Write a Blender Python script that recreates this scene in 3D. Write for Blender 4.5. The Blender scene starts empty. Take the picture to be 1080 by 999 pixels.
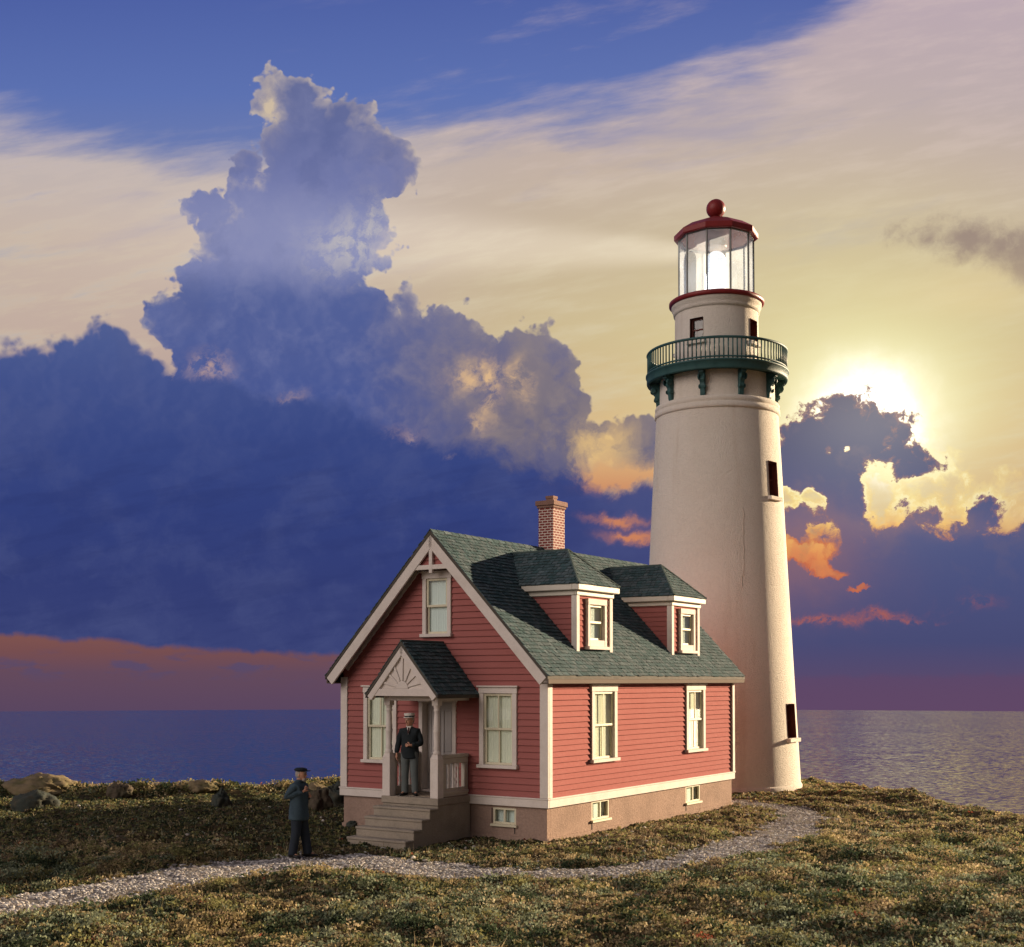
# A red clapboard cottage and a cream lighthouse on a grassy headland at sunset.
import bpy, math, random
import numpy as np
from mathutils import Vector, Matrix, noise as mnoise

R = math.radians
scene = bpy.context.scene
COL = scene.collection
random.seed(11)
rng = np.random.default_rng(11)

EXPOSURE = 1.4
GAIN = 2.0 ** EXPOSURE


def lin(r, g, b):
    """sRGB 0-255 to linear."""
    out = []
    for c in (r, g, b):
        c = c / 255.0
        out.append(c / 12.92 if c <= 0.04045 else ((c + 0.055) / 1.055) ** 2.4)
    return tuple(out)


# ------------------------------------------------------------------ camera
CAM_F, CAM_PITCH, CAM_PY, CAM_H = 1338.11, 0.032, 674.709, 3.3177   # fitted to the house
cam = bpy.data.cameras.new("camera")
cam_ob = bpy.data.objects.new("camera", cam)
COL.objects.link(cam_ob)
cam.sensor_width = 36.0
cam.sensor_fit = 'HORIZONTAL'
cam.lens = 36.0 * CAM_F / 1080.0
cam.shift_y = (CAM_PY - 499.5) / 1080.0
cam.clip_start = 0.1
cam.clip_end = 20000
cam_ob.location = (0, 0, CAM_H)
cam_ob.rotation_euler = (math.pi / 2 + CAM_PITCH, 0, 0)
scene.camera = cam_ob
scene.render.resolution_x, scene.render.resolution_y = 1024, 947

vs = scene.view_settings
scene.display_settings.display_device = 'sRGB'
vs.view_transform = 'Standard'
vs.look = 'None'
vs.exposure = EXPOSURE
vs.gamma = 1.0
vs.use_curve_mapping = False
scene.render.engine = 'CYCLES'
scene.cycles.max_bounces = 8
scene.cycles.transparent_max_bounces = 16
scene.cycles.volume_step_rate = 1.0
scene.cycles.use_denoising = True
scene.cycles.sample_clamp_indirect = 4.0

SUN_AZ, SUN_EL = R(31.5), R(10.5)       # azimuth from +X towards +Y
SUN_DIR = Vector((math.cos(SUN_AZ) * math.cos(SUN_EL), math.sin(SUN_AZ) * math.cos(SUN_EL), math.sin(SUN_EL)))
sun = bpy.data.lights.new("sun", 'SUN')
sun.energy = 5.0
sun.angle = R(0.55)
sun.color = (1.0, 0.76, 0.50)
sun_ob = bpy.data.objects.new("sun", sun)
COL.objects.link(sun_ob)
sun_ob.rotation_euler = (-SUN_DIR).to_track_quat('-Z', 'Y').to_euler()
sun_ob.location = SUN_DIR * 80


# ------------------------------------------------------------------ tiny node language
class NT:
    def __init__(self, tree):
        self.t = tree

    def node(self, kind, **kw):
        n = self.t.nodes.new(kind)
        for k, v in kw.items():
            setattr(n, k, v)
        return n

    def put(self, sock, v):
        if isinstance(v, X):
            v = v.s
        if isinstance(v, bpy.types.NodeSocket):
            self.t.links.new(v, sock)
        else:
            if sock.type == 'RGBA' and not isinstance(v, (int, float)) and len(v) == 3:
                v = (*v, 1.0)
            sock.default_value = v

    def math(self, op, a, b=None, c=None, clamp=False):
        n = self.node('ShaderNodeMath', operation=op, use_clamp=clamp)
        for i, v in enumerate((a, b, c)):
            if v is not None:
                self.put(n.inputs[i], v)
        return X(self, n.outputs[0])

    def vmath(self, op, a, b=None, out=0, scale=None):
        n = self.node('ShaderNodeVectorMath', operation=op)
        self.put(n.inputs[0], a)
        if b is not None:
            self.put(n.inputs[1], b)
        if scale is not None:
            self.put(n.inputs['Scale'], scale)
        return X(self, n.outputs[out])

    def step(self, a, b, x, lo=0.0, hi=1.0, kind='SMOOTHSTEP'):
        n = self.node('ShaderNodeMapRange', interpolation_type=kind)
        self.put(n.inputs[0], x)
        flip = isinstance(a, (int, float)) and isinstance(b, (int, float)) and a > b and kind == 'SMOOTHSTEP'
        if flip:
            a, b, lo, hi = b, a, hi, lo
        for i, v in zip((1, 2, 3, 4), (a, b, lo, hi)):
            self.put(n.inputs[i], v)
        return X(self, n.outputs[0])

    def mix(self, f, a, b, blend='MIX'):
        n = self.node('ShaderNodeMix', data_type='RGBA', blend_type=blend, clamp_factor=True)
        self.put(n.inputs['Factor'], f)
        self.put([s for s in n.inputs if s.name == 'A' and s.type == 'RGBA'][0], a)
        self.put([s for s in n.inputs if s.name == 'B' and s.type == 'RGBA'][0], b)
        return X(self, [s for s in n.outputs if s.type == 'RGBA'][0])

    def ramp(self, f, stops, interp='LINEAR'):
        n = self.node('ShaderNodeValToRGB')
        n.color_ramp.interpolation = interp
        el = n.color_ramp.elements
        while len(el) > 1:
            el.remove(el[-1])
        el[0].position, el[0].color = stops[0][0], (*stops[0][1], 1)
        for p, c in stops[1:]:
            e = el.new(p)
            e.color = (*c, 1)
        self.put(n.inputs[0], f)
        return X(self, n.outputs[0])

    def noise(self, vec, scale, detail=4.0, rough=0.55, distort=0.0, out=0, dim='3D'):
        n = self.node('ShaderNodeTexNoise', noise_dimensions=dim)
        self.put(n.inputs['Vector'], vec)
        n.inputs['Scale'].default_value = scale
        n.inputs['Detail'].default_value = detail
        n.inputs['Roughness'].default_value = rough
        n.inputs['Distortion'].default_value = distort
        return X(self, n.outputs[out])

    def xyz(self, x, y, z=0.0):
        n = self.node('ShaderNodeCombineXYZ')
        for i, v in enumerate((x, y, z)):
            self.put(n.inputs[i], v)
        return X(self, n.outputs[0])

    def sep(self, v):
        n = self.node('ShaderNodeSeparateXYZ')
        self.put(n.inputs[0], v)
        return [X(self, o) for o in n.outputs]


class X:
    """an output socket with arithmetic"""
    def __init__(self, nt, s):
        self.nt, self.s = nt, s

    def __add__(self, o): return self.nt.math('ADD', self, o)
    __radd__ = __add__
    def __sub__(self, o): return self.nt.math('SUBTRACT', self, o)
    def __rsub__(self, o): return self.nt.math('SUBTRACT', o, self)
    def __mul__(self, o): return self.nt.math('MULTIPLY', self, o)
    __rmul__ = __mul__
    def __truediv__(self, o): return self.nt.math('DIVIDE', self, o)
    def __rtruediv__(self, o): return self.nt.math("DIVIDE", o, self)
    def __neg__(self): return self.nt.math('MULTIPLY', self, -1.0)
    def max(self, o): return self.nt.math('MAXIMUM', self, o)
    def min(self, o): return self.nt.math('MINIMUM', self, o)
    def clamp(self): return self.nt.math('ADD', self, 0.0, clamp=True)

# ------------------------------------------------------------------ sky (world)
# The clouds are laid out by direction: a fixed tangent chart of the heavens towards +Y
# (x to the right, y downwards, one unit = 100/1338 of a radian near its middle).
world = bpy.data.worlds.new("World")
scene.world = world
world.use_nodes = True
wt = world.node_tree
wt.nodes.clear()
W = NT(wt)
tc = W.node('ShaderNodeTexCoord')
direction = X(W, tc.outputs['Generated'])
dx, dy, dz = W.sep(direction)
cp, sp = math.cos(CAM_PITCH), math.sin(CAM_PITCH)
dd = (dy * cp + dz * sp).max(0.08)
uu = dz * cp - dy * sp
K = CAM_F / 100
SX = (dx / dd) * K + 5.40
SY = CAM_PY / 100 - (uu / dd) * K
P = W.xyz(SX, SY, 0.0)

col = lambda *c: lin(*c)


def disp(vec, scale, amp, detail=5, rough=0.6, seed=0.0):
    v = W.vmath('ADD', vec, (seed, seed * 1.7, seed * 0.3)) if seed else vec
    n = W.noise(v, scale, detail, rough, out=1)
    n = W.vmath('SUBTRACT', n, (0.5, 0.5, 0.5))
    n = W.vmath('SCALE', n, scale=amp)
    return W.vmath('ADD', vec, n)


PW = disp(P, 1.1, 0.42, 3, 0.5)                  # big sway
PB = disp(PW, 3.6, 0.34, 8, 0.66, 3.1)           # cauliflower edges
WX, WY, _ = W.sep(PB)
STR = W.xyz(SX * 0.42 + SY * 0.16, SY * 1.9 + SX * 0.30, 0.0)      # stretched chart for cirrus
nA = W.noise(disp(STR, 0.5, 0.9, 3, 0.5, 5.0), 0.75, 7, 0.58)
nB = W.noise(W.vmath('ADD', STR, (7.3, 2.1, 0)), 2.4, 6, 0.62)
nC = W.noise(PW, 2.2, 7, 0.6)
nD = W.noise(W.vmath('ADD', PB, (4.2, 9.1, 0)), 1.35, 6, 0.6)


def cells(vec, scale):
    n = W.node('ShaderNodeTexVoronoi', feature='SMOOTH_F1', voronoi_dimensions='2D')
    n.inputs['Smoothness'].default_value = 0.35
    n.inputs['Scale'].default_value = scale
    W.put(n.inputs['Vector'], vec)
    return X(W, n.outputs['Distance'])


PV2 = disp(P, 2.6, 0.22, 4, 0.6, 6.6)


def billow(off=None):
    v = PV2 if off is None else W.vmath('ADD', PV2, off)
    return (0.45 - cells(v, 2.3)) * 0.34 + (0.45 - cells(v, 5.6)) * 0.17 + (0.45 - cells(v, 13.0)) * 0.085


BIL = billow()
BIL2 = billow((0.07, 0.015, 0.0))
LIT = W.step(-0.07, 0.13, BIL - BIL2)            # faces turned to the sun
nE = W.noise(W.vmath('ADD', PB, (1.7, 3.3, 0)), 5.5, 6, 0.65)


def blobs(pts, vec, k=0.12):
    acc = None
    for (x, y, r) in pts:
        d = W.vmath('DISTANCE', vec, (x, y, 0), out=1)
        f = r - d
        acc = f if acc is None else W.math('SMOOTH_MAX', acc, f, k)
    return acc


def glow(cx, cy, sx, sy, vec=None):
    """soft oval, 1 at the middle"""
    v = P if vec is None else vec
    a, b, _ = W.sep(v)
    a = (a - cx) * (1 / sx)
    b = (b - cy) * (1 / sy)
    return W.math('EXPONENT', (a * a + b * b) * -1.0)


# 1 clear evening blue
blue = W.ramp((SY * 0.2).clamp(), [(0, col(66, 90, 172)), (0.2, col(82, 108, 185)), (0.5, col(120, 132, 180)), (1, col(150, 140, 160))])
nishita = W.node('ShaderNodeTexSky', sky_type='NISHITA')
nishita.sun_disc = False
nishita.sun_elevation = SUN_EL
nishita.sun_rotation = math.pi / 2 - SUN_AZ
nishita.air_density = 1.6
nishita.dust_density = 1.2
nish = W.vmath('SCALE', X(W, nishita.outputs[0]), scale=0.05 * GAIN)
base = W.mix(0.10, blue, nish)

# 2 cirrus veil: cream to the left, mauve to gold on the right
veil_y = W.ramp((SY * 0.2).clamp(), [(0.0, col(188, 168, 178)), (0.22, col(190, 172, 172)), (0.36, col(196, 176, 162)), (0.52, col(200, 180, 152)),
                                    (0.7, col(206, 184, 140)), (0.9, col(214, 178, 128)), (1.0, col(212, 168, 118))])
veil_l = W.ramp((SY * 0.2).clamp(), [(0.0, col(150, 150, 190)), (0.3, col(190, 178, 178)), (0.5, col(200, 180, 165)), (0.7, col(196, 172, 158)), (1.0, col(170, 140, 140))])
veil = W.mix(W.step(2.6, 6.2, SX), veil_l, veil_y)
veil = W.mix(W.step(0.42, 0.72, nB) * 0.55, veil, W.mix(W.step(1.0, 3.0, SY), col(208, 186, 184), col(216, 200, 168)))
veil = W.mix(W.step(0.46, 0.28, nA) * W.step(3.9, 1.6, SY) * 0.55, veil, col(150, 145, 178))
veil_top = W.ramp((SX * (1 / 12.0)).clamp(), [(0.0, (0.125,) * 3), (0.22, (0.165,) * 3), (0.40, (0.135,) * 3), (0.5, (0.11,) * 3), (0.6, (0.065,) * 3), (0.72, (0.025,) * 3), (0.86, (-0.0,) * 3), (1.0, (0.0,) * 3)])
vt = X(W, veil_top.s) * 10.0
va = W.step(-0.25, 0.42, SY - vt + (nA - 0.5) * 1.5 + (nB - 0.5) * 0.5 + W.step(8.2, 10.0, SX) * 0.6)
wisps = W.step(0.5, 0.76, nA * 0.65 + nB * 0.35) * 0.6
sky = W.mix(va.max(wisps * W.step(2.0, 5.0, SX)), base, veil)
sky = W.mix(W.step(0.52, 0.75, nB) * W.step(5.2, 2.0, SX) * W.step(1.2, 1.8, SY) * 0.35, sky, col(128, 140, 186))

# warm light round the sun
sky = W.mix(glow(9.0, 4.0, 2.3, 1.75) * 0.72, sky, col(230, 216, 150))
sky = W.mix(glow(9.2, 4.2, 0.95, 0.72) * 1.0, sky, col(246, 240, 178))
sunny = glow(9.15, 4.46, 0.46, 0.42, PB) + glow(9.5, 4.75, .16, .22, PB) * 0.7
sky = W.mix((sunny * 1.9).clamp(), sky, W.vmath('SCALE', W.xyz(1.0, 0.98, 0.88), scale=1.5))

# dusky smear of cloud high on the right
sm = blobs([(9.5, 2.5, .14), (9.8, 2.5, .22), (10.2, 2.52, .28), (10.6, 2.66, .30), (11.0, 2.85, .3)], disp(W.xyz(SX, SY * 1.25 - 0.62, 0), 1.6, 0.5, 6, 0.62, 8.0), 0.25)
sky = W.mix(W.step(-0.16, 0.22, sm + (nD - 0.5) * 0.6 + (nE - 0.5) * 0.3) * 0.85, sky, col(150, 128, 120))
sky = W.mix(glow(10.3, 3.1, 0.8, 0.25, PW) * 0.35, sky, col(240, 214, 150))

# 3 cumulus tower and its shoulders
TOWER = [(2.92, 1.02, .20), (3.20, 1.10, .26), (3.50, 1.12, .22), (3.3, 1.5, .52), (3.72, 1.5, .28), (3.9, 1.85, .42), (4.28, 1.85, .17),
         (3.3, 2.0, .62), (2.72, 2.15, .32), (2.62, 1.72, .10), (2.9, 2.6, .7), (2.35, 2.55, .36), (2.1, 2.14, .09), (3.75, 2.35, .42), (3.45, 2.75, .42), (2.45, 3.1, .52), (3.1, 3.3, .7),
         (1.85, 3.4, .22), (2.3, 3.7, .5), (3.9, 3.5, .42), (4.32, 3.28, .16), (4.5, 3.7, .42), (4.75, 3.5, .16), (4.3, 4.2, .7), (5.0, 3.75, .25), (5.0, 4.3, .55),
         (5.62, 3.75, .3), (5.42, 3.66, .22), (5.85, 3.95, .28), (5.75, 4.3, .4), (5.4, 4.7, .5), (6.6, 4.72, .2), (6.85, 4.75, .25), (2.9, 3.9, .6), (3.6, 4.0, .6), (2.2, 4.1, .4), (5.9, 4.75, .4)]
LEFTB = [(1.0, 3.78, .29), (0.70, 3.90, .27), (1.28, 3.90, .23), (0.16, 3.80, .14), (0.4, 3.95, .32), (1.55, 4.0, .26), (1.5, 4.1, .3), (0.1, 4.05, .4)]
f_t = blobs(TOWER, PW, 0.14) + BIL * 0.9 + (nE - 0.5) * 0.10
f_t = f_t + 0.07 - W.step(3.2, 2.0, SY) * 0.03
a_t = W.step(-0.015, W.step(2.6, 3.2, SY, 0.035, 0.05), f_t)
ct = W.ramp((WY * 0.16).clamp(), [(0.13, col(104, 112, 158)), (0.22, col(98, 108, 160)), (0.30, col(112, 120, 172)), (0.44, col(112, 120, 172)), (0.50, col(80, 96, 156)), (0.62, col(74, 90, 152)), (0.80, col(54, 76, 148)), (1.0, col(46, 64, 138))])
warm = W.ramp((WY * 0.16).clamp(), [(0.13, col(128, 126, 160)), (0.45, col(138, 130, 146)), (0.6, col(128, 118, 130)), (0.8, col(112, 104, 122)), (1.0, col(76, 78, 130))])
ct = W.mix(W.step(3.6, 5.6, SX + (nC - 0.5) * 1.2), ct, warm)
ct = W.mix((LIT * 0.10 + W.step(0.46, 0.66, nC) * 0.22), ct, W.mix(W.step(3.4, 5.2, SX), col(132, 136, 178), col(168, 148, 134)))
ct = W.mix(W.step(0.50, 0.34, nD) * 0.35, ct, W.mix(W.step(3.0, 4.4, SY), col(84, 96, 150), col(58, 76, 142)))
rim = W.step(0.16, 0.0, f_t)
rim_on = W.step(0.42, 0.60, nC).max(W.step(2.0, 1.0, SY) * 0.9)
ct = W.mix(rim * rim_on * (LIT * 0.7 + 0.3) * W.step(4.6, 2.6, SY) * 0.8, ct, col(216, 196, 172))
ct = W.mix(W.step(0.0, 0.25, blobs([(2.85, 1.05, .16), (2.9, 1.28, .10)], PB)) * 0.9 + glow(2.85, 1.08, .13, .26, PB) * 0.8, ct, col(206, 186, 160))
ct = W.mix((glow(3.68, 2.6, .38, .28, PB) + glow(3.95, 2.3, .16, .2, PB) * 0.6) * W.step(0.40, 0.62, nE) * 0.7, ct, col(186, 178, 170))
ct = W.mix((glow(5.05, 3.95, .30, .16, PB) + glow(5.22, 4.2, .09, .28, PB) + glow(5.5, 4.05, .12, .2, PB) + glow(5.0, 4.45, .07, .1)) * W.step(0.40, 0.58, nE * 0.6 + nC * 0.4) * (LIT * 0.5 + 0.55) * 1.0, ct, col(222, 180, 132))
ct = W.mix((glow(4.2, 4.62, .22, .11, PB) + glow(2.2, 3.95, .22, .15, PB) + glow(3.1, 4.22, .16, .06, PB) * 0.8 + glow(4.5, 4.9, .08, .1, PB)) * W.step(0.40, 0.6, nE) * 0.7, ct, col(202, 164, 146))
sky = W.mix(a_t, sky, ct)
# glowing gap under the shoulders
sky = W.mix((glow(6.3, 4.75, .35, .25, PB) * W.step(0.4, 0.6, nD) * 0.9).clamp(), sky, col(232, 190, 120))

# 4 the dark deck on the left and middle
deck_top = W.ramp((SX * 0.1).clamp(), [(0.0, (.372,) * 3), (0.14, (.385,) * 3), (0.22, (.402,) * 3), (0.36, (.425,) * 3), (0.45, (.455,) * 3), (0.54, (.478,) * 3), (0.62, (.487,) * 3), (0.7, (.50,) * 3), (0.82, (.54,) * 3), (1.0, (.55,) * 3)])
f_d = W.math('SMOOTH_MAX', blobs(LEFTB, PW, 0.1) + BIL * 0.7 + 0.05, (WY - X(W, deck_top.s) * 10.0), 0.10)
a_d = W.step(-0.04, W.step(1.5, 4.0, SX, 0.09, 0.22), f_d + W.step(2.0, 4.0, SX) * (nC - 0.5) * 0.5)
dk = W.ramp((SY * 0.13).clamp(), [(0.45, col(74, 92, 150)), (0.52, col(62, 80, 142)), (0.60, col(52, 70, 134)), (0.70, col(46, 62, 126)), (0.80, col(48, 60, 120)), (0.90, col(56, 66, 122)), (1.0, col(74, 66, 108))])
dk = W.mix(W.step(0.42, 0.7, nD) * 0.30, dk, col(82, 92, 142))
dk = W.mix(W.step(0.55, 0.36, nB) * 0.30 * W.step(4.4, 5.2, SY), dk, col(38, 50, 108))
dk = W.mix(LIT * W.step(5.2, 4.0, SY) * 0.13, dk, col(96, 106, 158))
dk = W.mix(W.step(5.0, 7.2, SX) * 0.5, dk, col(76, 80, 128))
dk = W.mix(W.step(0.12, 0.0, f_d) * W.step(0.46, 0.6, nC) * W.step(3.0, 1.0, SX) * 0.4, dk, col(150, 134, 156))
sky = W.mix(a_d, sky, dk)
# orange-lit strands among the deck in the middle
em = (glow(6.85, 5.02, .55, .08, PB) * 1.0 + glow(6.5, 5.44, .30, .045, PB) + glow(6.72, 5.60, .28, .055, PB) * 1.1 + glow(6.75, 6.05, .3, .05, PB) + glow(6.35, 4.95, .35, .12, PB)) * W.step(0.38, 0.58, nD)
sky = W.mix(em.clamp(), sky, W.mix(W.step(4.7, 5.4, SY), col(222, 176, 116), col(206, 126, 84)))

# 5 clouds on the right, in front of the sun
RB = [(8.62, 4.75, .36), (8.85, 4.55, .32), (9.12, 4.58, .34), (9.40, 4.52, .18), (9.35, 4.75, .28), (8.8, 5.0, .5), (8.35, 5.0, .4), (8.9, 5.45, .45),
      (9.5, 4.98, .16), (9.68, 4.93, .17), (9.85, 5.35, .16), (10.35, 5.35, .18), (10.15, 5.28, .12), (8.35, 5.6, .3), (9.55, 5.25, .16)]
f_rb = blobs(RB, PW, 0.10) + BIL * 0.7
f_rd = WY - 5.50 - (SX - 9.0) * 0.02
f_r = W.math('SMOOTH_MAX', f_rb, f_rd, 0.1)
f_r = f_r - glow(9.28, 5.15, .16, .24, PB) * 0.42 - glow(8.62, 5.3, .10, .14, PB) * 0.45 - glow(8.35, 5.86, .40, .13, PB) * 0.95 - glow(8.75, 6.02, .26, .08, PB) * 0.85 - glow(9.08, 6.18, .26, .05, PB) * 0.8 - glow(9.0, 4.73, .06, .04, PB) * 0.3 - glow(8.55, 5.62, .12, .06, PB) * 0.3 - glow(8.3, 5.25, .14, .12, PB) * 0.5
f_r = f_r + (nC - 0.5) * 0.34 + (nD - 0.5) * 0.40 + (nE - 0.5) * 0.60 - glow(9.75, 5.22, .55, .16, PB) * 0.20 + 0.02
on_r = W.step(6.95, 7.45, WX + (nD - 0.5) * 1.2)
a_r = W.step(W.step(5.4, 5.9, SY, -0.02, -0.10), W.step(5.4, 5.9, SY, 0.05, 0.16), f_r) * on_r
# fire behind the clouds
fire = W.ramp(W.step(4.4, 6.5, SY), [(0.0, col(255, 248, 200)), (0.35, col(255, 230, 130)), (0.55, col(252, 196, 92)), (0.8, col(226, 136, 66)), (1.0, col(180, 96, 80))])
fire = W.mix(LIT * 0.45, fire, W.mix(W.step(4.9, 6.1, SY), col(238, 184, 92), col(160, 92, 80)))
fire = W.mix(W.step(0.44, 0.60, nE) * 0.8, fire, W.mix(W.step(4.8, 6.0, SY), col(255, 226, 120), col(222, 124, 66)))
fire = W.mix(W.step(-0.22, 0.02, f_r + (nE - 0.5) * 0.3) * W.step(5.5, 5.75, SY) * 0.85, fire, col(198, 92, 56))
fire = W.mix(W.step(-0.16, 0.0, f_r + (nE - 0.5) * 0.25) * W.step(5.6, 5.2, SY) * 0.85, fire, col(255, 244, 184))
fire_on = (W.step(-0.30, -0.02, f_r) * W.step(4.2, 4.9, SY + (SX - 9.0) * -0.1)).max(W.step(5.45, 5.7, SY)) * W.step(7.6, 7.9, SX)
fire_on = fire_on * W.step(11.6, 9.6, SX).max(0.45)
sky = W.mix(fire_on, sky, fire)
rc = W.ramp((SY * 0.13).clamp(), [(0.55, col(76, 74, 108)), (0.62, col(72, 76, 116)), (0.72, col(76, 86, 134)), (0.8, col(72, 80, 128)), (0.88, col(70, 74, 120)), (0.95, col(94, 72, 106)), (1.0, col(98, 72, 104))])
rc = W.mix(W.step(0.5, 0.68, nC) * W.step(6.6, 5.0, SY) * 0.35, rc, col(118, 100, 118))
rc = W.mix(W.step(0.13, 0.01, f_r) * W.step(6.4, 5.4, SY) * 0.6, rc, col(180, 116, 92))
rc = W.mix(W.step(0.055, 0.0, f_r) * glow(9.2, 4.8, 1.1, 0.8) * 0.9, rc, col(255, 222, 140))
rc = W.mix(glow(8.3, 5.85, .85, .5, PB) * 0.42, rc, col(184, 116, 88))
rc = W.mix(glow(9.6, 5.5, 1.0, .16, PB) * 0.30, rc, col(170, 120, 104))
red = W.step(0.38, 0.58, nE) * (glow(8.6, 6.5, .45, .05, PB) + glow(9.3, 6.45, .30, .05, PB) + glow(10.2, 6.36, .26, .07, PB) + glow(9.4, 6.52, .5, .03, PB) * 0.7) * W.step(0.40, 0.58, nD)
rc = W.mix(red.clamp() * 0.9, rc, col(176, 92, 82))
sky = W.mix(a_r, sky, rc)
bloom = (glow(9.2, 4.40, 0.62, 0.46) * (0.28 - a_r * 0.22) + glow(9.2, 4.5, 1.3, 0.9) * 0.10)
sky = W.vmath('ADD', sky, W.vmath('SCALE', W.xyz(1.0, 0.93, 0.70), scale=bloom))

grey = W.vmath('DOT_PRODUCT', sky, (0.3, 0.5, 0.2), out=1)
sky = W.mix(0.10, sky, W.xyz(grey, grey, grey))

# 6 dusky band over the horizon
bt = W.ramp((SX * 0.1).clamp(), [(0.0, (.667,) * 3), (0.2, (.683,) * 3), (0.4, (.69,) * 3), (0.7, (.71,) * 3), (1.0, (.712,) * 3)])
f_b = SY - X(W, bt.s) * 10.0 + (nC - 0.5) * 0.22
a_b = W.step(-0.03, 0.05, f_b) * W.step(9.0, 3.0, SX).max(0.5)
bc = W.ramp(W.step(6.6, 7.5, SY, kind='LINEAR'), [(0.0, col(132, 86, 78)), (0.3, col(118, 78, 80)), (0.55, col(100, 74, 92)), (1.0, col(90, 70, 96))])
nF = W.noise(W.xyz(SX * 0.9, SY * 3.2, 0), 1.9, 6, 0.6)
bc = W.mix(W.step(0.50, 0.62, nF) * glow(2.0, 7.02, 4.0, 0.13) * 0.7, bc, col(82, 74, 110))
bc = W.mix(W.step(5.0, 9.0, SX), bc, col(98, 70, 102))
sky = W.mix(a_b, sky, bc)

# the rest of the heavens, behind the camera and overhead: pale warm evening overcast
rear = W.ramp(W.math('MULTIPLY_ADD', dz, 0.5, 0.5), [(0.0, col(90, 84, 96)), (0.48, col(130, 112, 116)), (0.56, col(196, 172, 158)), (0.75, col(180, 172, 172)), (1.0, col(120, 130, 165))])
rear = W.mix(W.noise(direction, 2.6, 6, 0.6) * 0.35, rear, col(150, 140, 160))
rl = W.vmath('DOT_PRODUCT', direction, Vector((-0.80, -0.58, 0.44)).normalized(), out=1)
key = W.step(0.88, 0.985, rl)  # unseen bright lobe added at back left to key-light the front
rear = X(W, W.vmath('SCALE', rear, scale=0.32).s)
front_f = W.step(0.16, 0.42, dy) * W.step(0.75, 0.5, dz)
allsky = W.mix(front_f, rear, sky)
REAR_KEY = 3.7
bright = W.vmath('SCALE', W.xyz(1.0, 0.85, 0.77), scale=key * REAR_KEY)
allsky = X(W, W.vmath('ADD', allsky, bright).s)
bgn = W.node('ShaderNodeBackground')
W.put(bgn.inputs['Color'], allsky)
bgn.inputs['Strength'].default_value = 1.0 / GAIN
outw = W.node('ShaderNodeOutputWorld')
wt.links.new(bgn.outputs[0], outw.inputs['Surface'])
world.cycles.sampling_method = 'MANUAL'
world.cycles.sample_map_resolution = 512

# ------------------------------------------------------------------ materials
MATS = {}


def mat(name, color, rough=0.7, var=0.12, vscale=3.0, bump=0.0, bscale=40.0, color2=None, metallic=0.0, spec=0.3,
        fine=0.06, streak=None, attr=None, translucent=0.0, coat=0.0, bdist=0.02):
    """weathered procedural surface: a base colour broken up by two scales of noise, with a bumped surface"""
    if name in MATS:
        return MATS[name]
    m = bpy.data.materials.new(name)
    m.use_nodes = True
    t = m.node_tree
    t.nodes.clear()
    N = NT(t)
    c = X(N, N.node('ShaderNodeTexCoord').outputs['Object'])
    b = N.node('ShaderNodeBsdfPrincipled')
    if attr:
        a = N.node('ShaderNodeAttribute', attribute_name=attr)
        base = X(N, a.outputs['Color'])
    else:
        base = color
    c2 = color2 if color2 else tuple(v * 0.62 for v in color)
    big = N.noise(c, vscale, 5, 0.6)
    if attr:
        mixed = N.mix(N.step(0.35, 0.75, big) * var, base, c2)
    else:
        mixed = N.mix(N.step(0.40, 0.72, big) * min(1.0, var * 4), base, c2)
    small = N.noise(c, vscale * 14, 3, 0.6)
    mixed = N.mix(N.step(0.3, 0.8, small) * fine * 4, mixed, tuple(v * 0.7 for v in color))
    if streak:
        sc = N.node('ShaderNodeMapping')
        sc.inputs['Scale'].default_value = streak[0]
        N.put(sc.inputs['Vector'], c)
        sn = N.noise(X(N, sc.outputs[0]), 1.0, 5, 0.6)
        mixed = N.mix(N.step(0.52, 0.75, sn) * streak[2], mixed, streak[1])
    N.put(b.inputs['Base Color'], mixed)
    N.put(b.inputs['Roughness'], N.step(0.2, 0.8, small, max(rough - 0.12, 0.02), min(rough + 0.12, 1.0)))
    b.inputs['Metallic'].default_value = metallic
    b.inputs['Specular IOR Level'].default_value = spec
    b.inputs['Coat Weight'].default_value = coat
    if bump:
        bn = N.node('ShaderNodeBump')
        bn.inputs['Strength'].default_value = min(1.0, bump)
        bn.inputs['Distance'].default_value = bdist
        N.put(bn.inputs['Height'], N.noise(c, bscale, 6, 0.65))
        N.put(b.inputs['Normal'], X(N, bn.outputs[0]))
    o = N.node('ShaderNodeOutputMaterial')
    if translucent:
        tr = N.node('ShaderNodeBsdfTranslucent')
        N.put(tr.inputs['Color'], mixed)
        mx = N.node('ShaderNodeMixShader')
        mx.inputs[0].default_value = translucent
        t.links.new(b.outputs[0], mx.inputs[1])
        t.links.new(tr.outputs[0], mx.inputs[2])
        t.links.new(mx.outputs[0], o.inputs['Surface'])
    else:
        t.links.new(b.outputs[0], o.inputs['Surface'])
    MATS[name] = m
    return m


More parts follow.
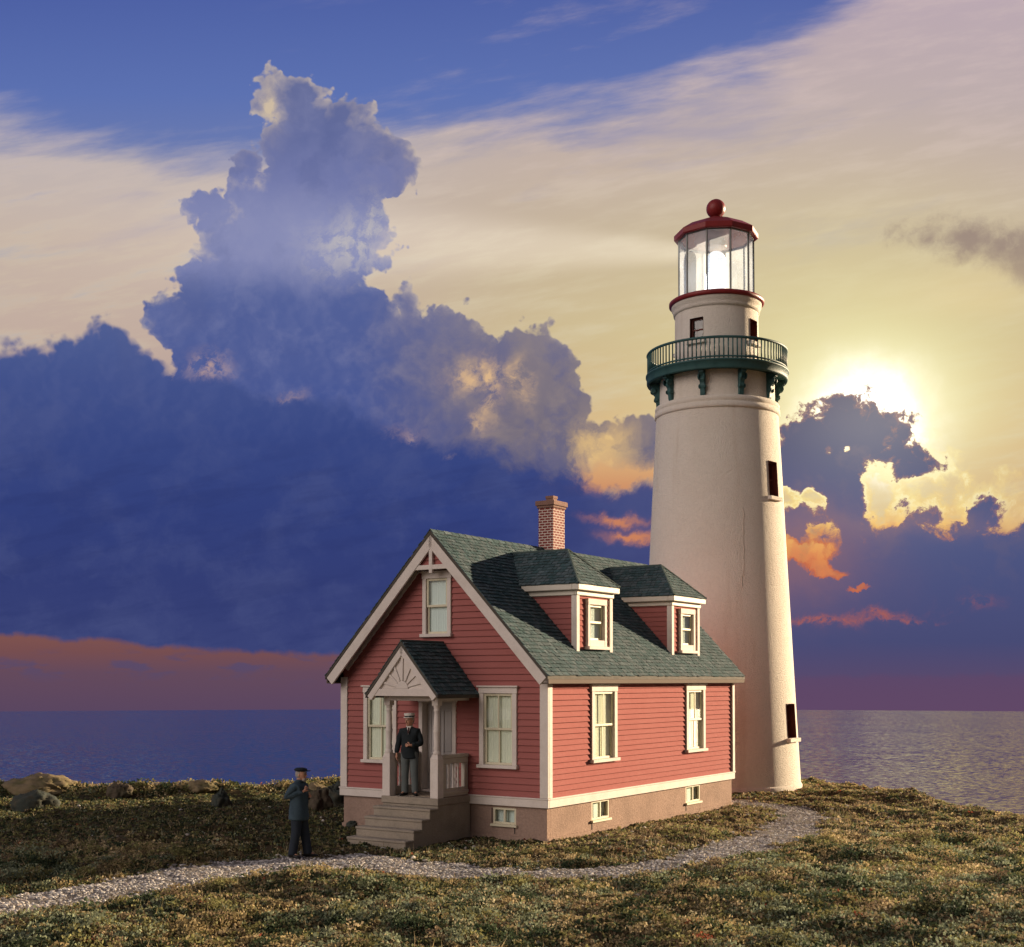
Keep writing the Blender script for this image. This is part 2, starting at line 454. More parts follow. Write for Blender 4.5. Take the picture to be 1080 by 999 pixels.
def glass_mat(name, tint, refl=0.16, haze=0.0, rough=0.02):
    m = bpy.data.materials.new(name)
    m.use_nodes = True
    t = m.node_tree
    t.nodes.clear()
    N = NT(t)
    tr = N.node('ShaderNodeBsdfTransparent')
    tr.inputs[0].default_value = (*tint, 1)
    gl = N.node('ShaderNodeBsdfGlossy')
    gl.inputs['Roughness'].default_value = rough
    lw = N.node('ShaderNodeLayerWeight')
    lw.inputs[0].default_value = 0.5
    mx = N.node('ShaderNodeMixShader')
    N.put(mx.inputs[0], (N.math('POWER', X(N, lw.outputs['Facing']), 4.0) * 0.6 + refl).clamp())
    t.links.new(tr.outputs[0], mx.inputs[1])
    t.links.new(gl.outputs[0], mx.inputs[2])
    o = N.node('ShaderNodeOutputMaterial')
    last = mx
    if haze:
        df = N.node('ShaderNodeBsdfTranslucent')
        df.inputs[0].default_value = (0.74, 0.86, 1.0, 1)
        m2 = N.node('ShaderNodeMixShader')
        c = X(N, N.node('ShaderNodeTexCoord').outputs['Object'])
        N.put(m2.inputs[0], N.step(0.3, 0.7, N.noise(c, 1.6, 2, 0.5), haze * 0.8, haze * 1.2))
        t.links.new(mx.outputs[0], m2.inputs[1])
        t.links.new(df.outputs[0], m2.inputs[2])
        last = m2
    t.links.new(last.outputs[0], o.inputs['Surface'])
    MATS[name] = m
    return m


# ------------------------------------------------------------------ mesh kit
class MB:
    """collects shapes and links them as one mesh object"""
    def __init__(self):
        self.v, self.f, self.m, self.sm = [], [], [], []

    def add(self, verts, faces, mi=0, M=None, smooth=False):
        o = len(self.v)
        if M is not None:
            verts = [M @ Vector(p) for p in verts]
        self.v.extend([tuple(p) for p in verts])
        for f in faces:
            self.f.append(tuple(i + o for i in f))
            self.m.append(mi)
            self.sm.append(smooth)
        return self

    def box(self, x0, x1, y0, y1, z0, z1, mi=0, M=None):
        v = [(x, y, z) for z in (z0, z1) for y in (y0, y1) for x in (x0, x1)]
        f = [(0, 2, 3, 1), (4, 5, 7, 6), (0, 1, 5, 4), (2, 6, 7, 3), (0, 4, 6, 2), (1, 3, 7, 5)]
        return self.add(v, f, mi, M)

    def quad(self, a, b, c, d, mi=0, M=None):
        return self.add([a, b, c, d], [(0, 1, 2, 3)], mi, M)

    def prism(self, poly, y0, y1, mi=0, M=None):
        """outline in (x, z) pushed out along y"""
        n = len(poly)
        v = [(x, y0, z) for x, z in poly] + [(x, y1, z) for x, z in poly]
        f = [tuple(range(n)), tuple(range(2 * n - 1, n - 1, -1))]
        f += [(i, i + n, (i + 1) % n + n, (i + 1) % n) for i in range(n)]
        return self.add(v, f, mi, M)

    def lathe(self, prof, n=32, mi=0, M=None, smooth=True, rot=0.0, caps=True):
        v, f = [], []
        for r, z in prof:
            for k in range(n):
                a = rot + 2 * math.pi * k / n
                v.append((r * math.cos(a), r * math.sin(a), z))
        for i in range(len(prof) - 1):
            for k in range(n):
                a, b = i * n + k, i * n + (k + 1) % n
                f.append((a, b, b + n, a + n))
        self.add(v, f, mi, M, smooth)
        if caps:
            if prof[0][0] > 1e-4:
                self.add(v[:n], [tuple(range(n - 1, -1, -1))], mi, M)
            if prof[-1][0] > 1e-4:
                self.add(v[-n:], [tuple(range(n))], mi, M)
        return self

    def tube(self, pts, r, n=8, mi=0, closed=False, M=None, smooth=True):
        pts = [Vector(p) for p in pts]
        rs = r if isinstance(r, (list, tuple)) else [r] * len(pts)
        v, f = [], []
        L = len(pts)
        up = Vector((0.13, 0.21, 1)).normalized()
        for i, p in enumerate(pts):
            a = pts[(i - 1) % L] if (closed or i > 0) else p
            b = pts[(i + 1) % L] if (closed or i < L - 1) else p
            d = (b - a).normalized()
            s = d.cross(up)
            if s.length < 1e-3:
                s = d.cross(Vector((1, 0, 0)))
            s.normalize()
            t = s.cross(d)
            for k in range(n):
                q = 2 * math.pi * k / n
                v.append(p + rs[i] * (math.cos(q) * s + math.sin(q) * t))
        for i in range(L if closed else L - 1):
            j = (i + 1) % L
            for k in range(n):
                f.append((i * n + k, i * n + (k + 1) % n, j * n + (k + 1) % n, j * n + k))
        if not closed:
            f.append(tuple(range(n - 1, -1, -1)))
            f.append(tuple(range((L - 1) * n, L * n)))
        return self.add(v, f, mi, M, smooth)

    def ball(self, c, r, mi=0, nu=16, nv=10, sc=(1, 1, 1), M=None):
        prof = []
        v, f = [], []
        for i in range(nv + 1):
            t = math.pi * i / nv
            for k in range(nu):
                a = 2 * math.pi * k / nu
                v.append((c[0] + r * sc[0] * math.sin(t) * math.cos(a), c[1] + r * sc[1] * math.sin(t) * math.sin(a), c[2] + r * sc[2] * math.cos(t)))
        for i in range(nv):
            for k in range(nu):
                a, b = i * nu + k, i * nu + (k + 1) % nu
                f.append((a, b, b + nu, a + nu))
        return self.add(v, f, mi, M, True)

    def build(self, name, mats, parent=None, bevel=0.0, label=None):
        me = bpy.data.meshes.new(name)
        me.from_pydata(self.v, [], self.f)
        for mm in (mats if isinstance(mats, (list, tuple)) else [mats]):
            me.materials.append(mm)
        me.polygons.foreach_set('material_index', self.m)
        me.polygons.foreach_set('use_smooth', self.sm)
        me.update()
        o = bpy.data.objects.new(name, me)
        COL.objects.link(o)
        if parent is not None:
            o.parent = parent
        if bevel:
            b = o.modifiers.new('bevel', 'BEVEL')
            b.width = bevel
            b.segments = 1
            b.limit_method = 'ANGLE'
            b.angle_limit = R(50)
        if label:
            o['label'] = label
        return o


def thing(name, label, cat, loc=(0, 0, 0), rz=0.0, group=None):
    o = bpy.data.objects.new(name, None)
    COL.objects.link(o)
    o.empty_display_size = 0.3
    o.location = loc
    o.rotation_euler = (0, 0, rz)
    return tag(o, label, cat, group)


def tag(o, label, cat, group=None):
    o['label'], o['category'] = label, cat
    if group:
        o['group'] = group
    return o


def np_mesh(name, verts, faces, mats, tint=None, smooth=False):
    """big mesh from arrays; faces is (n, k)"""
    me = bpy.data.meshes.new(name)
    n, k = faces.shape
    me.vertices.add(len(verts))
    me.vertices.foreach_set('co', np.ascontiguousarray(verts, dtype=np.float32).ravel())
    me.loops.add(n * k)
    me.loops.foreach_set('vertex_index', np.ascontiguousarray(faces, dtype=np.int32).ravel())
    me.polygons.add(n)
    me.polygons.foreach_set('loop_start', np.arange(0, n * k, k, dtype=np.int32))
    me.polygons.foreach_set('loop_total', np.full(n, k, dtype=np.int32))
    me.polygons.foreach_set('use_smooth', np.full(n, smooth))
    for m in mats:
        me.materials.append(m)
    if tint is not None:
        a = me.color_attributes.new('tint', 'FLOAT_COLOR', 'POINT')
        c = np.ones((len(verts), 4), np.float32)
        c[:, :3] = tint
        a.data.foreach_set('color', c.ravel())
    me.update(calc_edges=True)
    me.validate()
    o = bpy.data.objects.new(name, me)
    COL.objects.link(o)
    return o


# value noise on arrays
_perm = rng.permutation(512)
_val = rng.random(512)


def vnoise(x, y, s=0):
    xi, yi = np.floor(x).astype(int), np.floor(y).astype(int)
    fx, fy = x - xi, y - yi
    fx, fy = fx * fx * (3 - 2 * fx), fy * fy * (3 - 2 * fy)
    h = lambda a, b: _val[(_perm[(a + s * 37) % 512] + b * 7 + _perm[(b + s * 11) % 512]) % 512]
    return (h(xi, yi) * (1 - fx) + h(xi + 1, yi) * fx) * (1 - fy) + (h(xi, yi + 1) * (1 - fx) + h(xi + 1, yi + 1) * fx) * fy


def fbm(x, y, octs=4, s=0):
    t, a, n = 0, 0.5, 0
    for i in range(octs):
        t = t + a * vnoise(x * 2 ** i + i * 17.3, y * 2 ** i + i * 5.1, s + i)
        n += a
        a *= 0.5
    return t / n

# ------------------------------------------------------------------ where things stand
HC = Vector((0.7154, 26.0, 0.0))          # near corner of the cottage
YAW = 0.5824
HW, HL = 5.4619, 9.327                    # cottage width, length
UX = np.array([-math.cos(YAW), math.sin(YAW)])
VX = np.array([math.sin(YAW), math.cos(YAW)])
TC = (6.50, 40.0)                         # lighthouse axis

EDGE = np.array([(-70, 40), (-25, 38), (-16, 37.4), (-13, 37.2), (-10.5, 36.8), (-8.6, 37.8), (-7, 38.6), (-3, 42), (1, 45.5), (6, 46.8), (9.3, 44.8), (10.9, 41.4),
                 (11.4, 38), (11.7, 34.6), (12.3, 31), (13.6, 27), (16, 22), (19, 15), (23, 5), (26, -30), (-70, -30)], float)
PATH = np.array([(-10.5, 14.8, 0.8), (-8.6, 17.2, 0.8), (-6.6, 19.8, 0.75), (-5.4, 21.3, 0.78), (-4.1, 22.7, 0.9), (-2.9, 23.1, 1.1), (-1.8, 22.75, 0.8),
                 (-0.7, 22.1, 0.55), (0.6, 21.9, 0.40), (2.0, 22.3, 0.50), (3.5, 23.6, 0.55), (4.9, 25.7, 0.60), (6.25, 28.2, 0.62), (7.05, 30.8, 0.58), (7.05, 33.0, 0.52), (6.2, 34.7, 0.5), (5.4, 35.5, 0.4)])


def seg_dist(x, y, pts, closed):
    best = np.full(x.shape, 1e9)
    wid = np.zeros(x.shape)
    n = len(pts)
    for i in range(n if closed else n - 1):
        a, b = pts[i], pts[(i + 1) % n]
        d = b[:2] - a[:2]
        t = np.clip(((x - a[0]) * d[0] + (y - a[1]) * d[1]) / (d @ d), 0, 1)
        q = np.hypot(x - a[0] - t * d[0], y - a[1] - t * d[1])
        if len(a) > 2:
            w = a[2] + t * (b[2] - a[2])
            k = (q - w) < (best - wid)
        else:
            w, k = 0, q < best
        wid = np.where(k, w, wid)
        best = np.where(k, q, best)
    return best, wid


def edge_sd(x, y):
    d, _ = seg_dist(x, y, EDGE, True)
    ins = np.zeros(x.shape, bool)
    n = len(EDGE)
    for i in range(n):
        (x0, y0), (x1, y1) = EDGE[i], EDGE[(i + 1) % n]
        c = ((y0 > y) != (y1 > y)) & (x < (x1 - x0) * (y - y0) / (y1 - y0 + 1e-12) + x0)
        ins ^= c
    return np.where(ins, d, -d)


def path_sd(x, y):
    """below zero on the gravel"""
    d, w = seg_dist(x, y, PATH, False)
    return d - w + (fbm(x * 1.7, y * 1.7, 3, 5) - 0.5) * 1.0


def house_uv(x, y):
    a, b = x - HC.x, y - HC.y
    return a * UX[0] + b * UX[1], a * VX[0] + b * VX[1]


def built(x, y, pad=0.0):
    u, v = house_uv(x, y)
    h = (u > -pad) & (u < HW + pad) & (v > -pad) & (v < HL + pad)
    s = (u > 1.8 - pad) & (u < 3.4 + pad) & (v > -2.3 - pad) & (v < 0.1)
    t = np.hypot(x - TC[0], y - TC[1]) < 2.58 + pad
    return h | s | t


def ss(a, b, x):
    t = np.clip((x - a) / (b - a), 0, 1)
    return t * t * (3 - 2 * t)


def gz(x, y):
    x, y = np.asarray(x, float), np.asarray(y, float)
    sd = edge_sd(x, y)
    p = path_sd(x, y)
    u, v = house_uv(x, y)
    flat = ss(0.0, 1.6, np.maximum(np.maximum(-u, u - HW), np.maximum(-v - 2.3, v - HL)))
    flat = flat * ss(2.6, 4.0, np.hypot(x - TC[0], y - TC[1]))
    flat = flat * (0.25 + 0.75 * ss(-0.3, 1.2, p))
    z = ((fbm(x * 0.22, y * 0.22, 3, 1) - 0.5) * 0.55 + (fbm(x * 0.9, y * 0.9, 3, 2) - 0.5) * 0.34) * flat
    z = z + (fbm(x * 3.1, y * 3.1, 3, 3) - 0.5) * 0.15 * (0.35 + 0.65 * ss(-0.2, 0.4, p))
    z = z + 0.05 * ss(0.0, 0.8, p) * flat
    # lip of the headland, then the drop to the sea
    lip = (fbm(x * 0.8, y * 0.8, 3, 7) - 0.5)
    e = sd + lip * 1.0
    z = np.where(y > 26, z + 0.16 * np.exp(-((e - 0.5) / 0.6) ** 2) * (x < -3), z)
    drop = np.clip(-(e), 0, 30)
    z = z - np.where(drop > 0, 0.9 * drop ** 1.25, 0) + np.where(drop > 0, (fbm(x * 1.1, y * 1.1, 4, 9) - 0.5) * np.minimum(drop, 2.0), 0)
    return np.maximum(z, -16.0)


def gz1(x, y):
    return float(gz(np.array([x]), np.array([y]))[0])


def axis(*spans):
    out = []
    for a, b, s in spans:
        out.append(np.arange(a, b, s))
    return np.concatenate(out + [np.array([spans[-1][1]])])


gx = axis((-70, -20, 1.2), (-20, 17, 0.10), (17, 34, 0.5))
gy = axis((-30, 12, 1.2), (12, 24, 0.08), (24, 47, 0.10), (47, 62, 0.5))
GX, GY = np.meshgrid(gx, gy)
GZ = gz(GX, GY)
nx, ny = len(gx), len(gy)
idx = np.arange(nx * ny).reshape(ny, nx)
faces = np.stack([idx[:-1, :-1].ravel(), idx[:-1, 1:].ravel(), idx[1:, 1:].ravel(), idx[1:, :-1].ravel()], 1)
soil = mat('turf_soil', (0.070, 0.052, 0.026), rough=0.95, var=0.2, vscale=1.3, bump=1.0, bscale=22, color2=(0.036, 0.036, 0.018), fine=0.2, spec=0.1)
ground = np_mesh('ground', np.stack([GX.ravel(), GY.ravel(), GZ.ravel()], 1), faces, [soil], smooth=True)
ground['kind'] = 'structure'

# gravel sheet lying just over the soil
px = np.arange(-12, 9.4, 0.09)
py = np.arange(13.5, 37, 0.09)
QX, QY = np.meshgrid(px, py)
on = (path_sd(QX, QY) < 0.04) & ~built(QX, QY, -0.1)
ii = np.arange(QX.size).reshape(QX.shape)
fo = on[:-1, :-1] & on[:-1, 1:] & on[1:, 1:] & on[1:, :-1]
pf = np.stack([ii[:-1, :-1][fo], ii[:-1, 1:][fo], ii[1:, 1:][fo], ii[1:, :-1][fo]], 1)
used = np.unique(pf)
remap = np.full(QX.size, -1)
remap[used] = np.arange(len(used))
pv = np.stack([QX.ravel()[used], QY.ravel()[used]], 1)
pz = gz(pv[:, 0], pv[:, 1]) + 0.012
grit = mat('path_grit', (0.19, 0.17, 0.15), rough=0.95, var=0.15, vscale=2.0, bump=1.0, bscale=35, color2=(0.12, 0.10, 0.085), fine=0.25, spec=0.1)
path = np_mesh('gravel_path', np.column_stack([pv, pz]), remap[pf], [grit], smooth=True)
path['kind'] = 'structure'

# loose stones of the path
ico_v = np.array([(0, 0, 1), (0.894, 0, 0.447), (0.276, 0.851, 0.447), (-0.724, 0.526, 0.447), (-0.724, -0.526, 0.447), (0.276, -0.851, 0.447),
                  (0.724, 0.526, -0.447), (-0.276, 0.851, -0.447), (-0.894, 0, -0.447), (-0.276, -0.851, -0.447), (0.724, -0.526, -0.447), (0, 0, -1)])
ico_f = np.array([(0, 1, 2), (0, 2, 3), (0, 3, 4), (0, 4, 5), (0, 5, 1), (1, 6, 2), (2, 7, 3), (3, 8, 4), (4, 9, 5), (5, 10, 1),
                  (2, 6, 7), (3, 7, 8), (4, 8, 9), (5, 9, 10), (1, 10, 6), (6, 11, 7), (7, 11, 8), (8, 11, 9), (9, 11, 10), (10, 11, 6)])


def scatter(n, box, accept):
    x = rng.uniform(box[0], box[1], n)
    y = rng.uniform(box[2], box[3], n)
    k = accept(x, y)
    return x[k], y[k]


def pebbles(name, x, y, rmin, rmax, palette, m):
    n = len(x)
    z = gz(x, y)
    r = rmin + (rmax - rmin) * rng.random(n) ** 2.2
    v = ico_v[None] * (1 + 0.35 * (rng.random((n, 12, 1)) - 0.5))
    v = v * (r[:, None] * np.stack([0.8 + 0.6 * rng.random(n), 0.8 + 0.6 * rng.random(n), 0.5 + 0.35 * rng.random(n)], 1))[:, None, :]
    a = rng.random(n) * 6.283
    c, s = np.cos(a)[:, None], np.sin(a)[:, None]
    vx = v[..., 0] * c - v[..., 1] * s + x[:, None]
    vy = v[..., 0] * s + v[..., 1] * c + y[:, None]
    vz = v[..., 2] + (z + r * 0.35)[:, None]
    V = np.stack([vx, vy, vz], -1).reshape(-1, 3)
    F = (ico_f[None] + (np.arange(n) * 12)[:, None, None]).reshape(-1, 3)
    pal = np.array(palette)
    t = pal[rng.integers(0, len(pal), n)] * (0.75 + 0.5 * rng.random((n, 1)))
    o = np_mesh(name, V, F, [m], np.repeat(t, 12, 0))
    o['kind'] = 'stuff'
    return o


stone = mat('pebble_stone', (0.3, 0.28, 0.26), rough=0.85, attr='tint', var=0.25, vscale=20, color2=(0.2, 0.17, 0.15), spec=0.25)
sx_, sy_ = scatter(420000, (-12, 9.4, 13.5, 37), lambda x, y: (path_sd(x, y) < rng.normal(-0.10, 0.16, len(x))) & ~built(x, y, 0.02) & (rng.random(len(x)) < np.where(y < 25, 0.95, 0.62)))
gravel = pebbles('gravel', sx_, sy_, 0.009, 0.032, [(0.44, 0.43, 0.42), (0.52, 0.50, 0.48), (0.33, 0.315, 0.30), (0.64, 0.62, 0.59), (0.22, 0.21, 0.205), (0.45, 0.39, 0.355)], stone)
sx_, sy_ = scatter(16000, (-19, 13, 15, 40), lambda x, y: (edge_sd(x, y) > 0.2) & (path_sd(x, y) > 0) & (rng.random(len(x)) < np.exp(-path_sd(x, y) / 0.7) * 0.45 + 0.035) & ~built(x, y, 0.1))
grit_stones = pebbles('scattered_stones', sx_, sy_, 0.015, 0.055, [(0.45, 0.42, 0.38), (0.55, 0.52, 0.46), (0.3, 0.27, 0.24)], stone)

# ------------------------------------------------------------------ turf: thousands of crumbly moss and heath tufts
PAL = np.array([(0.325, 0.255, 0.130),   # 0 gold
                (0.380, 0.305, 0.180),   # 1 straw
                (0.195, 0.190, 0.075),   # 2 olive
                (0.040, 0.062, 0.032),   # 3 dark green
                (0.190, 0.220, 0.140),   # 4 grey green
                (0.180, 0.130, 0.080),   # 5 brown
                (0.290, 0.075, 0.040),   # 6 rust
                (0.360, 0.320, 0.200)])  # 7 pale


def tufts(name, x, y, leaves, rad, leaf, weights, lift=1.0):
    n = len(x)
    if n == 0:
        return
    z = gz(x, y)
    r = rad[0] + (rad[1] - rad[0]) * rng.random(n) ** 1.6
    tot = weights.sum(1, keepdims=True)
    cum = np.cumsum(weights / tot, 1)
    pick = (rng.random((n, 1)) > cum).sum(1).clip(0, len(PAL) - 1)
    tone = PAL[pick] * (0.8 + 0.75 * rng.random((n, 1))) * (1 + 0.30 * ss(-2, 6, x) * ss(17, 22, y) - 0.28 * ss(1, -3, x) * ss(22, 25, y + x * 0.3) * ss(2.0, 3.5, edge_sd(x, y)))[:, None]  # tuft colour lifted on the right, cottage shade darkened in on the left
    k = leaves
    d = rng.normal(size=(n, k, 3))
    d /= np.linalg.norm(d, axis=2, keepdims=True)
    d[..., 2] = np.abs(d[..., 2])
    rr = (0.45 + 0.6 * rng.random((n, k, 1)))
    c = d * rr * r[:, None, None]
    c[..., 2] *= 0.75 * lift
    c += np.stack([x, y, z - 0.01], 1)[:, None, :]
    a = rng.normal(size=(n, k, 3))
    b = rng.normal(size=(n, k, 3))
    a /= np.linalg.norm(a, axis=2, keepdims=True)
    b = b - (a * b).sum(2, keepdims=True) * a
    b /= np.linalg.norm(b, axis=2, keepdims=True)
    s = (leaf[0] + (leaf[1] - leaf[0]) * rng.random((n, k, 1))) * (0.6 + 4.0 * r[:, None, None])
    V = np.stack([c + a * s, c + b * s * 0.7, c - a * s * 0.8, c - b * s * 0.7], 2).reshape(-1, 3)
    F = np.arange(len(V)).reshape(-1, 4)
    t = np.repeat(tone[:, None, :], k, 1) * (0.75 + 0.5 * rng.random((n, k, 1)))
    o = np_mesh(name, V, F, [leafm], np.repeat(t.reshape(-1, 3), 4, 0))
    o['kind'] = 'stuff'
    return o


leafm = mat('turf_leaf', (0.10, 0.09, 0.04), rough=0.8, attr='tint', var=0.25, vscale=9, color2=(0.05, 0.045, 0.02), spec=0.15, translucent=0.25)


def turf_weights(x, y):
    a = fbm(x * 0.55, y * 0.55, 3, 21)
    b = fbm(x * 1.5, y * 1.5, 3, 23)
    u, v = house_uv(x, y)
    left = ss(0.5, -3.0, x) * ss(23.0, 26.0, y + x * 0.2)           # strip in the cottage's shade, painted into the tuft colours
    w = np.zeros((len(x), 8))
    w[:, 0] = 0.9 * ss(0.42, 0.62, a) + 0.15
    w[:, 1] = 0.5 * ss(0.40, 0.60, b) + 0.15
    w[:, 2] = 0.7
    w[:, 3] = 1.7 * ss(0.56, 0.36, b) * (1 - 0.55 * ss(24, 30, y))
    w[:, 4] = 1.1 * ss(0.55, 0.40, a) * ss(27, 20, y) + 0.1
    w[:, 5] = 0.55
    w[:, 6] = 0.012
    w[:, 7] = 0.06
    # golden fringe above the path and along the bluff, brown lawn between path and cottage
    p = path_sd(x, y)
    w[:, 0] += 1.0 * np.exp(-((p - 0.4) / 0.5) ** 2) * (x < 2)
    near = ((u > -4) & (v > -2.5) & (p > 0) & (y < 36) & (x > 0) & (house_uv(x, y)[0] > -3.6)).astype(float) * ss(1.5, 3.5, x + (y - 22) * 0.2)
    w[:, 5] += 1.6 * near
    w[:, 2] += 0.8 * near
    w[:, 4] *= 1 - 0.8 * near
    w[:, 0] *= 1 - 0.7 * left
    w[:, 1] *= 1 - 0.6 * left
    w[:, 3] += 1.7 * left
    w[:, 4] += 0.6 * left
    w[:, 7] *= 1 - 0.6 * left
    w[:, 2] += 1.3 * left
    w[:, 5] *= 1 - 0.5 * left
    e = edge_sd(x, y)
    lip = ss(2.0, 0.2, e) * (x < -3)
    w[:, 0] += 2.5 * lip
    w[:, 2] += 1.2 * lip
    return w


def visible(x, y):
    return np.abs(x) < (y * 0.42 + 1.2)


def land(x, y, pad=0.06):
    return (edge_sd(x, y) > -0.9) & ~built(x, y, pad) & visible(x, y)


def keep_turf(x, y):
    p = path_sd(x, y)
    return land(x, y) & (p > rng.normal(0.05, 0.10, len(x)))


x, y = scatter(84000, (-12, 12, 14.5, 24), keep_turf)
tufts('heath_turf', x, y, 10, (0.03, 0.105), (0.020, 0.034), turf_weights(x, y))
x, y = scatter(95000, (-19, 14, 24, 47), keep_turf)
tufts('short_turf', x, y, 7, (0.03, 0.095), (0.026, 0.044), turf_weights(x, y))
# bigger cushions, foreground and along the lip
x, y = scatter(11000, (-12, 12, 14.5, 27), lambda x, y: keep_turf(x, y) & (path_sd(x, y) > 0.3) & ((y < 24) | (x > 3)) & (fbm(x * 1.1, y * 1.1, 3, 31) + rng.normal(0, 0.05, len(x)) > 0.45))
tufts('heath_cushions', x, y, 84, (0.08, 0.27), (0.012, 0.021), turf_weights(x, y) * np.array([0.8, 0.7, 1.2, 1.5, 1.5, 0.4, 0.5, 0.3]), 0.9)
x, y = scatter(5200, (-19, -2.5, 34, 42), lambda x, y: land(x, y) & (np.abs(edge_sd(x, y) - 0.2) < 0.75))
tufts('bluff_scrub', x, y, 44, (0.09, 0.34), (0.018, 0.030), turf_weights(x, y), 1.0)
x, y = scatter(1500, (6, 14, 26, 43), lambda x, y: land(x, y) & (edge_sd(x, y) < 2.6) & (edge_sd(x, y) > 0.0) & (fbm(x * 0.7, y * 0.7, 3, 33) > 0.5))
tufts('creeping_scrub', x, y, 50, (0.08, 0.20), (0.018, 0.028), turf_weights(x, y) * np.array([0.4, 0.3, 1.0, 3.0, 0.6, 0.5, 0.3, 0.1]), 0.7)

# thin dry blades
x, y = scatter(60000, (-12, 13, 14.5, 34), lambda x, y: keep_turf(x, y) & (rng.random(len(x)) < 0.10 + 0.5 * np.exp(-((path_sd(x, y) - 0.35) / 0.35) ** 2)))
n = len(x)
z = gz(x, y)
hgt = 0.05 + 0.13 * rng.random(n)
an = rng.random(n) * 6.283
wd = 0.006 + 0.006 * rng.random(n)
lean = rng.normal(size=(n, 2)) * 0.35 * hgt[:, None]
V = np.stack([np.stack([x - np.cos(an) * wd, y - np.sin(an) * wd, z - 0.01], 1), np.stack([x + np.cos(an) * wd, y + np.sin(an) * wd, z - 0.01], 1),
              np.stack([x + lean[:, 0], y + lean[:, 1], z + hgt], 1)], 1).reshape(-1, 3)
tone = PAL[rng.choice([0, 1, 1, 7, 2], n)] * (0.7 + 0.6 * rng.random((n, 1)))
blades = np_mesh('dry_grass', V, np.arange(3 * n).reshape(-1, 3), [leafm], np.repeat(tone, 3, 0))
blades['kind'] = 'stuff'

# ------------------------------------------------------------------ sea: a round, very slightly domed sheet
SEA_A, SEA_B = 0.80, 0.10
sea_m = bpy.data.materials.new('sea_water')
sea_m.use_nodes = True
t = sea_m.node_tree
t.nodes.clear()
N = NT(t)
c = X(N, N.node('ShaderNodeTexCoord').outputs['Object'])
mp = N.node('ShaderNodeMapping')
mp.inputs['Scale'].default_value = (0.55, 1.0, 1.0)
N.put(mp.inputs['Vector'], c)
mv = X(N, mp.outputs[0])
b = N.node('ShaderNodeBsdfPrincipled')
# clear blue water, with a warm sheen painted into its colour on the right
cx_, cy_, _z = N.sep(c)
warm_sheen = N.step(0.10, 0.34, cx_ / cy_.max(20.0) + (N.noise(c, 0.006, 3, 0.5) - 0.5) * 0.25)
N.put(b.inputs['Base Color'], N.mix(warm_sheen, (0.003, 0.040, 0.165), (0.125, 0.080, 0.040)))
b.inputs['Roughness'].default_value = 0.10
b.inputs['IOR'].default_value = 1.33
b.inputs['Specular IOR Level'].default_value = 0.38
# wave facets: a slope field at two sizes, stretched along the crests
wv1 = N.vmath('SUBTRACT', N.noise(mv, 1.25, 3, 0.6, out=1), (0.5, 0.5, 0.5))
wv2 = N.vmath('SUBTRACT', N.noise(N.vmath('ADD', mv, (31, 7, 0)), 0.07, 3, 0.55, out=1), (0.5, 0.5, 0.5))
slope = N.vmath('MULTIPLY', N.vmath('ADD', N.vmath('SCALE', wv1, scale=SEA_A), N.vmath('SCALE', wv2, scale=SEA_B)), (0.55, 1.0, 0.0))
N.put(b.inputs['Normal'], N.vmath('NORMALIZE', N.vmath('ADD', slope, (0.0, 0.0, 1.0))))
o = N.node('ShaderNodeOutputMaterial')
t.links.new(b.outputs[0], o.inputs['Surface'])
SEA_Z = -12.0
dip = (748.0 - 717.5) / CAM_F
hh = CAM_H - SEA_Z
RE = 2 * hh / dip ** 2
rad = np.concatenate([np.linspace(0, 200, 12), np.linspace(230, 2.2 * math.sqrt(2 * RE * hh), 70)])
ang = np.linspace(0, 2 * math.pi, 181)[:-1]
RR, AA = np.meshgrid(rad, ang, indexing='ij')
SV = np.stack([RR * np.cos(AA), RR * np.sin(AA), SEA_Z - RR ** 2 / (2 * RE)], -1).reshape(-1, 3)
ia = np.arange(len(rad) * 180).reshape(len(rad), 180)
ib = np.roll(ia, -1, 1)
SF = np.stack([ia[:-1].ravel(), ia[1:].ravel(), ib[1:].ravel(), ib[:-1].ravel()], 1)
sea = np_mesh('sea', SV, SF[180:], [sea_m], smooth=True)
hub = MB()
sea['kind'] = 'structure'

# ------------------------------------------------------------------ boulders on the bluff
rock_tan = mat('rock_tan', (0.20, 0.155, 0.095), rough=0.95, var=0.25, vscale=3, bump=1.0, bscale=9, color2=(0.09, 0.09, 0.035), fine=0.2, spec=0.15)
rock_dark = mat('rock_dark', (0.045, 0.055, 0.048), rough=0.9, var=0.2, vscale=4, bump=1.0, bscale=10, color2=(0.09, 0.075, 0.05), fine=0.2, spec=0.2)
rock_brown = mat('rock_brown', (0.095, 0.075, 0.055), rough=0.95, var=0.25, vscale=4, bump=1.0, bscale=12, color2=(0.06, 0.06, 0.035), fine=0.2, spec=0.15)


